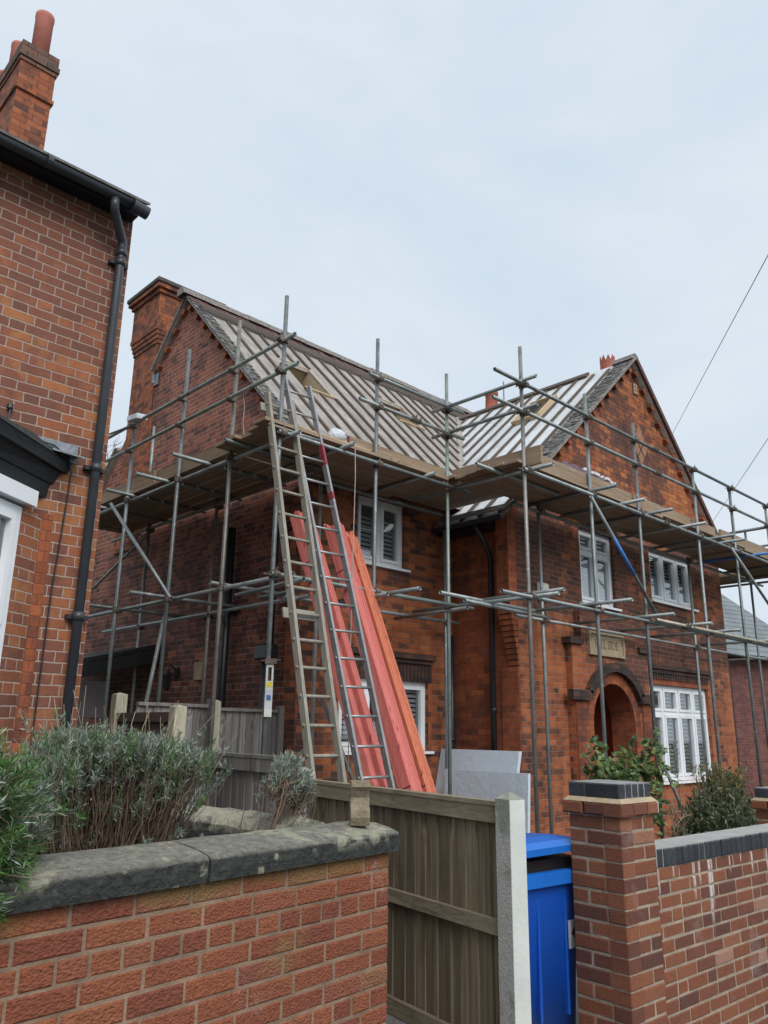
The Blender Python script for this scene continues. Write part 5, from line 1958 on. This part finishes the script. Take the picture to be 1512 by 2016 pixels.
b = MB(); P2.box(b, .055, L2 - .055, .0, .03, 1.30, 1.395); b.build('rail', M['fencegrey'], pn)
b = MB(); P2.box(b, .055, L2 - .055, -.03, .036, 1.3955, 1.42); b.build('capping', M['fencegrey'], pn)
f3 = fence('dark panel between two pale pointed fence posts behind the lavender', FC)
P3 = Plane(FC[:2], (FD - FC)[:2])
L3 = (FD - FC).length
b = MB(); P3.box(b, .06, L3 - .06, -.01, .015, .1, 1.66); pn = b.build('fence_panel', M['rafter'], f3)
b = MB(); P3.box(b, .06, L3 - .06, -.02, .04, 1.661, 1.745); b.build('rail', M['rafter'], pn)
b = MB(); cpost(b, P3, -.0, 0, .115, 1.79, .02); b.build('fence_post', M['palepost'], f3)
b = MB(); cpost(b, P3, L3 - .02, 0, .12, 1.93, .02); b.build('fence_post', M['palepost'], f3)
f4 = thing('side_gate', (4.9, 7.95, 0), 'silver grey featherboard side fence reaching the house corner', 'fence')
P4 = Plane((3.98, 7.92), (1, 0))
random.seed(8)
for u0, u1, zt in ((.06, .90, 1.865), (1.06, 1.86, 1.835)):
    b = MB(); u = u0
    while u < u1:
        w_ = min(u1 - u, random.uniform(.085, .11))
        b.obox(P4.p(u, 0, .05), P4.d * (w_ + .01) + P4.w * .012, P4.w * .012, (0, 0, zt - .09))
        u += w_
    pn = b.build('fence_panel', M['fencegrey'], f4)
    b = MB(); P4.box(b, u0, u1, -.03, .03, zt - .035, zt); b.build('capping', M['fencegrey'], pn)
b = MB(); P4.box(b, .915, .975, -.05, .05, 0, 1.93); b.build('grey_post', M['fencegrey'], f4)
b = MB(); cpost(b, P4, 1.02, 0, .075, 1.90, .02); b.build('fence_post', M['palepost'], f4)
b = MB(); P4.box(b, 1.87, 1.955, -.04, .04, 0, 1.88); b.build('grey_post', M['fencegrey'], f4)

# ------------------------------------------------------------------ wheelie bin
bin_ = thing('wheelie_bin', (3.86, 2.98, 0), 'blue wheelie bin with its lid propped ajar between the post and brick pillar', 'bin')
a = math.radians(-4)
BB = Plane((3.70, 2.79), (math.cos(a), math.sin(a)))
def rrect(P, u0, u1, w0, w1, r, z, n=5, dz=None):
    pts = []
    for cu, cw, t0 in ((u1 - r, w0 + r, -90), (u1 - r, w1 - r, 0), (u0 + r, w1 - r, 90), (u0 + r, w0 + r, 180)):
        for k in range(n + 1):
            t = math.radians(t0 + 90 * k / n)
            uu, ww = cu + r * math.cos(t), cw + r * math.sin(t)
            pts.append(P.p(uu, ww, z + (dz(uu, ww) if dz else 0)))
    return pts
def loft(b, rings, cap0=True, cap1=True):
    m = len(rings[0])
    vs = [p for r in rings for p in r]
    fs = []
    for i in range(len(rings) - 1):
        for k in range(m):
            k2 = (k + 1) % m
            fs.append((i * m + k, i * m + k2, (i + 1) * m + k2, (i + 1) * m + k))
    if cap0: fs.append(tuple(range(m))[::-1])
    if cap1: fs.append(tuple((len(rings) - 1) * m + k for k in range(m)))
    b.add(vs, fs)
b = MB()
loft(b, [rrect(BB, .05, .52, .05, .60, .05, .04), rrect(BB, .015, .555, .015, .68, .06, .80), rrect(BB, .012, .558, .012, .69, .06, .83)])
body = b.build('body', M['binblue'], bin_, True)
b = MB()
loft(b, [rrect(BB, .005, .565, .0, .70, .05, .790), rrect(BB, -.018, .588, -.03, .72, .06, .800), rrect(BB, -.018, .588, -.03, .72, .06, .862), rrect(BB, -.005, .575, -.015, .71, .06, .868)])
b.build('rim', M['binlid'], body)
b = MB()
loft(b, [rrect(BB, .03, .54, .02, .68, .05, .868), rrect(BB, .04, .53, .03, .66, .05, .925)])
b.build('black_bag', M['bagblack'], bin_)
b = MB()
dzl = lambda u, w: .055 - .055 * w / .72 + .012 * u
loft(b, [rrect(BB, -.02, .59, -.035, .72, .06, .900, dz=dzl), rrect(BB, -.02, .59, -.035, .72, .06, .935, dz=dzl), rrect(BB, .02, .55, .01, .68, .08, .965, dz=dzl), rrect(BB, .10, .47, .10, .60, .10, .985, dz=dzl)])
lid = b.build('lid', M['binlid'], bin_)
for u_ in (.17, .40):
    b = MB(); BB.box(b, u_ - .010, u_ + .010, .018, .04, .14, .74)
    b.build('moulded_rib', M['binblue'], body)
b = MB(); BB.box(b, .33, .46, .08, .2, 1.020, 1.0215); b.build('white_sticker', M['label'], lid)
b = MB(); BB.box(b, .41, .56, .004, .012, .46, .60)
lb = b.build('number_label', M['label'], body)
b = MB(); add_text(b, '4', .075, BB, .445, .002, .535); b.build('printed_digit', M['labeldark'], lb)
b = MB()
for s_ in (.03, .5):
    c = BB.p(s_ + .02, .68, .1)
    b.tube([c, BB.p(s_ + .07, .68, .1)], .1, 14)
b.build('wheel', M['labeldark'], bin_)

# ------------------------------------------------------------------ plants
def blade(vs, fs, p, d, n, l, w):
    """narrow folded leaf from p along d"""
    s_ = d.cross(n)
    if s_.length < 1e-4:
        s_ = d.orthogonal()
    s_ = s_.normalized() * (w / 2)
    b = len(vs)
    m = p + d * (l * .5)
    vs += [p, m + s_, p + d * l, m - s_]
    fs.append((b, b + 1, b + 2, b + 3))
def rv(k=1.0):
    return Vector((random.gauss(0, k), random.gauss(0, k), random.gauss(0, k)))
def curve(p, q, bend, n=5):
    m = (p + q) / 2 + bend
    return [p * (1 - t) ** 2 + m * 2 * t * (1 - t) + q * t * t for t in [i / (n - 1) for i in range(n)]]
def lavender(name, label, loc, stems, leaf_mats, leaf_l=.036, leaf_w=.0045, per=26, stem_r=.0022, dry=0, tuft=.075, shoot=.5):
    """stems: list of (base, tip); tufts of narrow leaves sit at the tips"""
    root = thing(name, loc, label, 'lavender', 'lavender bushes in the raised bed')
    sm = MB()
    extra = []
    for p, q in stems:
        L = (q - p).length
        c = curve(p, q, Vector((random.gauss(0, .05), random.gauss(0, .05), random.uniform(-.05, .02))), 7)
        c = [c[0]] + [v + rv(.011 * min(1, L / .3)) for v in c[1:-1]] + [c[-1]]
        sm.tube(c, stem_r * random.uniform(.7, 1.9), 4, cap=False, r2=stem_r * .5)
        for _ in range(random.choice((0, 1, 1, 2))):     # side shoots
            k = random.randint(2, 5)
            e = c[k] + (c[-1] - c[0]) * random.uniform(.12, .26) + rv(.03)
            sm.tube([c[k], (c[k] + e) / 2 + rv(.008), e], stem_r * .7, 3, cap=False, r2=stem_r * .3)
            if k > 3 and random.random() < shoot:
                extra.append((c[k], e))
    tufts = stems + extra
    sm.build('stems', M['stem'], root)
    if dry:
        dm = MB()
        for i in range(dry):
            p, q = random.choice(stems)
            t = q + (q - p).normalized() * random.uniform(.05, .20) + rv(.03)
            dm.tube([q - (q - p) * .15, (q + t) / 2 + rv(.008), t], .0013, 3, cap=False)
        dm.build('dry_flower_stalks', M['drystem'], root)
    groups = {}
    for p, q in tufts:
        m = random.choice(leaf_mats)
        vs, fs = groups.setdefault(m, ([], []))
        d0 = (q - p).normalized()
        for i in range(per):
            t = random.random()
            o = q - d0 * (tuft * t) + rv(.004)
            a = (d0 * random.uniform(.35, 1.0) + rv(.55)).normalized()
            a.z = a.z * .8 + .15
            a.normalize()
            blade(vs, fs, o, a, Vector((0, 0, 1)) + rv(.4), leaf_l * random.uniform(.6, 1.25), leaf_w * random.uniform(.7, 1.3))
    for m, (vs, fs) in groups.items():
        b = MB(); b.add(vs, fs)
        b.build('foliage', M[m], root)
    return root
random.seed(41)
# wide bush in the middle
stems = []
crowns = [Vector((1.34 + .078 * i + random.gauss(0, .02), 3.10 + random.uniform(-.06, .14), 1.0)) for i in range(6)]
for i in range(900):
    c = random.choice(crowns)
    u = (c.x - 1.34) / .40
    ang = (u - .55) * .75 + random.gauss(0, .20)
    h = .535 + .02 * math.sin(c.x * 23) + random.gauss(0, .024) - .17 * max(0, abs(u - .45) - .25)
    r_ = random.random()
    if r_ < .16:
        h *= random.uniform(.62, .9)
    elif r_ < .19:
        h *= random.uniform(.4, .6)
    tip = Vector((c.x + math.sin(ang) * h * .62, c.y + random.gauss(-.02, .13), 1.0 + h * math.cos(ang * .8)))
    stems.append((c + Vector((random.gauss(0, .035), random.gauss(0, .03), 0)), tip))
lavender('lavender_bush', 'wide grey green lavender bush with bare brown stems behind the coping', (1.75, 3.15, 1.0), stems, ['lav', 'lavgrey', 'lav', 'lavgreen', 'lav'], leaf_l=.030, leaf_w=.0048, per=42, dry=60)
# bush at the left edge, spilling over the coping
random.seed(43)
stems = []
C_ = Vector((.745, 2.69, 1.27))
for i in range(1000):
    d = rv(1).normalized()
    r = random.uniform(.80, 1.04)
    tip = C_ + Vector((d.x * .34 * r, d.y * .33 * r, d.z * .34 * r))
    if tip.z < 1.22 and tip.y > 2.48:
        continue
    tip.z = max(tip.z, 1.00 + random.random() * .06)
    stems.append((C_ + Vector((d.x * .12, d.y * .08, d.z * .10)) + rv(.03), tip))
lavender('lavender_bush', 'bright green lavender bush spilling over the coping at the left edge', (.79, 2.7, 1.1), stems, ['lavgreen', 'lavgreen', 'lavgreen', 'lavgreen', 'lav', 'lavgrey'], leaf_l=.036, leaf_w=.0058, per=40, dry=26, tuft=.10)
# small leaning bush at the right of the bed
random.seed(47)
stems = []
base = Vector((2.03, 2.98, 1.02))
for i in range(170):
    k = random.choice(((2.36, 3.10, 1.34, .05), (2.43, 3.14, 1.38, .06), (2.38, 3.13, 1.42, .05), (2.50, 3.16, 1.34, .05), (2.33, 3.10, 1.40, .035), (2.53, 3.17, 1.29, .035)))
    c = Vector(k[:3])
    d = rv(1).normalized()
    tip = c + Vector((d.x * k[3] * 1.25, d.y * k[3] * 1.2, d.z * k[3])) + Vector((0, 0, .02))
    stems.append((c + Vector((-.06, -.03, -.08)) + rv(.02), tip))
lv3 = lavender('lavender_bush', 'small silver lavender on leaning woody stems near the corner of the bed', tuple(base), stems, ['lavgrey', 'lav', 'lavgrey'], leaf_l=.032, per=34, tuft=.06)
b = MB()
for i in range(22):
    q = Vector((2.38 + random.gauss(0, .07), 3.11 + random.gauss(0, .03), 1.31 + random.gauss(0, .04)))
    c = curve(base + Vector((random.gauss(0, .03), random.gauss(0, .02), 0)), q, Vector((random.uniform(-.02, .06), 0, -.07)), 7)
    c = [c[0]] + [v + rv(.006) for v in c[1:-1]] + [c[-1]]
    b.tube(c, .0055 * random.uniform(.5, 1.2), 5, cap=False, r2=.002)
b.build('branches', M['stem'], lv3)

def ovate(vs, fs, p, d, n, l, w):
    s_ = d.cross(n).normalized() * w / 2
    up = s_.cross(d).normalized() * (l * .08)
    b = len(vs)
    vs += [p, p + d * l * .3 + s_, p + d * l * .68 + s_ * .85, p + d * l, p + d * l * .68 - s_ * .85, p + d * l * .3 - s_, p + d * l * .45 - up]
    fs += [(b, b + 1, b + 6), (b + 1, b + 2, b + 6), (b + 2, b + 3, b + 6), (b + 3, b + 4, b + 6), (b + 4, b + 5, b + 6), (b + 5, b, b + 6)]
# rose behind the pillar
random.seed(53)
ro = thing('rose_bush', (6.55, 4.05, 0), 'leafy rose bush with a few reddish tips growing behind the brick pillar', 'rose bush')
C0 = Vector((6.35, 3.85, 0.0))
def at(px_, z, dd):                                  # small helper: spread of the rose along its trellis line
    return Vector((6.27 + px_ * 1.05, 3.95 + dd, z))
canes = []
vs, fs = [], []
cm = MB()
for i in range(64):
    t = random.random()
    z = 1.32 + .06 * math.sin(t * 7.0) + random.gauss(0, .08)
    tip = at(t, z, random.gauss(0, .14))
    if random.random() < .25:
        tip = at(.55 + random.random() * .25, random.uniform(.8, 1.3), random.gauss(0, .12))
    c = curve(C0 + Vector((random.gauss(0, .06), random.gauss(0, .05), .3)), tip, Vector((random.uniform(-.1, .1), 0, .12)), 8)
    cm.tube(c, .006, 5, cap=False, r2=.002)
    for k in range(3, 8):
        for r in range(4):
            o = c[k] + rv(.045)
            a0 = (rv(1) + Vector((0, -.3, -.1))).normalized()
            for sgn, sc in ((0, 1.0), (1, .8), (-1, .8), (1, .7), (-1, .7)):
                side = a0.orthogonal().normalized()
                oo = o - a0 * (.022 * (abs(sgn) + (sc < .75)))
                dd = (a0 + side * sgn * .9 + rv(.12)).normalized()
                ovate(vs, fs, oo, dd, (Vector((0, -.35, 1)) + rv(.35)).normalized(), random.uniform(.058, .085) * sc, random.uniform(.040, .056) * sc)
cm.build('canes', M['rosestem'], ro)
b = MB(); b.add(vs, fs); b.build('foliage', M['rose'], ro)
# olive green shrub by the wall
random.seed(59)
sh = thing('evergreen_shrub', (7.85, 3.75, 0), 'dense olive green narrow leaved shrub with pale tips behind the boundary wall', 'shrub')
vs, fs, vy_, fy_ = [], [], [], []
sm = MB()
CS = Vector((7.98, 3.62, .70))
for i in range(900):
    d = rv(1).normalized()
    d.z = d.z * 1.0 if d.z > 0 else d.z * .6
    r = random.uniform(.45, 1.0)
    tip = CS + Vector((d.x * .52 * r, d.y * .44 * r, d.z * .47 * r))
    yel = False
    if random.random() < .13:
        tip = CS + Vector((random.uniform(.12, .52), random.gauss(.05, .12), random.uniform(.34, .62)))
        yel = random.random() < .6
    p = CS + Vector((random.gauss(0, .05), random.gauss(0, .05), -.45))
    c = curve(p, tip, Vector((0, 0, .05)), 6)
    sm.tube(c, .005, 4, cap=False, r2=.0018)
    axis = (c[-1] - c[-2]).normalized()
    V_, F_ = (vy_, fy_) if yel else (vs, fs)
    for k in range(34):
        o = c[-1].lerp(c[-3], random.random())
        a = (axis * .7 + rv(.55)).normalized()
        blade(V_, F_, o, a, Vector((0, 0, 1)) + rv(.5), random.uniform(.045, .075), random.uniform(.011, .016))
sm.build('branches', M['stem'], sh)
b = MB(); b.add(vs, fs); b.build('foliage', M['shrub'], sh)
b = MB(); b.add(vy_, fy_); b.build('yellowing_foliage', M['shrubyellow'], sh)
b = MB()                                             # one taller willowy shoot
vs, fs = [], []
c = curve(Vector((7.60, 3.80, .6)), Vector((7.66, 3.86, 1.52)), Vector((.05, 0, 0)), 10)
b.tube(c, .005, 4, cap=False, r2=.002)
b.build('long_shoot', M['stem'], sh)
for k in range(5, 10):
    for r in range(8):
        blade(vs, fs, c[k] + rv(.01), (Vector((0, 0, .4)) + rv(.6)).normalized(), rv(1), .065, .010)
b = MB(); b.add(vs, fs); b.build('foliage', M['shrub'], sh)
# bare young shrub beside it
random.seed(61)
b = MB()
def twig(p, d, l, r, n):
    q = p + d * l
    b.tube([p, (p + q) / 2 + rv(l * .04), q], r, 5, cap=False, r2=r * .6)
    if n:
        for k in range(3 if n > 1 else 4):
            twig(p.lerp(q, random.uniform(.45, 1)), (d + rv(.38)).normalized(), l * random.uniform(.5, .75), r * .6, n - 1)
twig(Vector((7.25, 3.70, .35)), Vector((.04, 0, 1)), .36, .011, 3)
solo(b, 'bare_sapling', M['drystem'], 'pale leafless twiggy sapling between the rose and the dense shrub', 'sapling')
# weed at the foot of the near fence
b = MB(); vs, fs = [], []
for k in range(70):
    blade(vs, fs, Vector((3.20 + random.gauss(0, .05), 3.05 + random.gauss(0, .05), .0)), (Vector((0, 0, 1)) + rv(.5)).normalized(), rv(1), random.uniform(.05, .12), .012)
b.add(vs, fs)
solo(b, 'weed', M['weed'], 'small green weed at the foot of the brown fence', 'weed')
# bare tree far behind
random.seed(67)
tr = thing('bare_tree', (12.0, 26.5, 0), 'leafless tree far behind, its twigs showing between the two houses', 'tree')
tb, cb = MB(), MB()
def limb(p, d, l, r, n):
    q = p + d * l
    m = (p + q) / 2 + rv(l * .05)
    (tb if n > 5 else cb).tube([p, m, q], max(r, .010), 6 if n > 4 else (4 if n > 2 else 3), cap=False, r2=max(r * .7, .007))
    if n:
        for k in range(3 if n > 1 else 5):
            nd_ = (d + rv(.42) + Vector((0, 0, .10))).normalized()
            limb(m.lerp(q, random.uniform(.2, 1)), nd_, l * random.uniform(.60, .84), r * random.uniform(.5, .68), n - 1)
limb(Vector((12.0, 26.5, 0)), Vector((.02, 0, 1)), 4.1, .24, 7)
tb.build('trunk', M['bark'], tr)
cb.build('crown', M['bark'], tr)

# ------------------------------------------------------------------ overhead cables
for p, q, lab in (((8.75, 2.17, 7.81), (23.63, 11.09, 11.11), 'upper overhead cable running from the right edge down behind the front gable'),
                  ((12.26, 3.45, 6.96), (28.98, 12.41, 9.29), 'lower overhead cable at the right edge above the scaffold rails')):
    p, q = Vector(p), Vector(q)
    p, q = p - (q - p) * 1.2, q + (q - p) * 1.6
    pts = [p.lerp(q, t / 12) - Vector((0, 0, 0)) for t in range(13)]
    b = MB(); b.tube(pts, .007, 5)
    solo(b, 'overhead_cable', M['cable'], lab, 'cable')
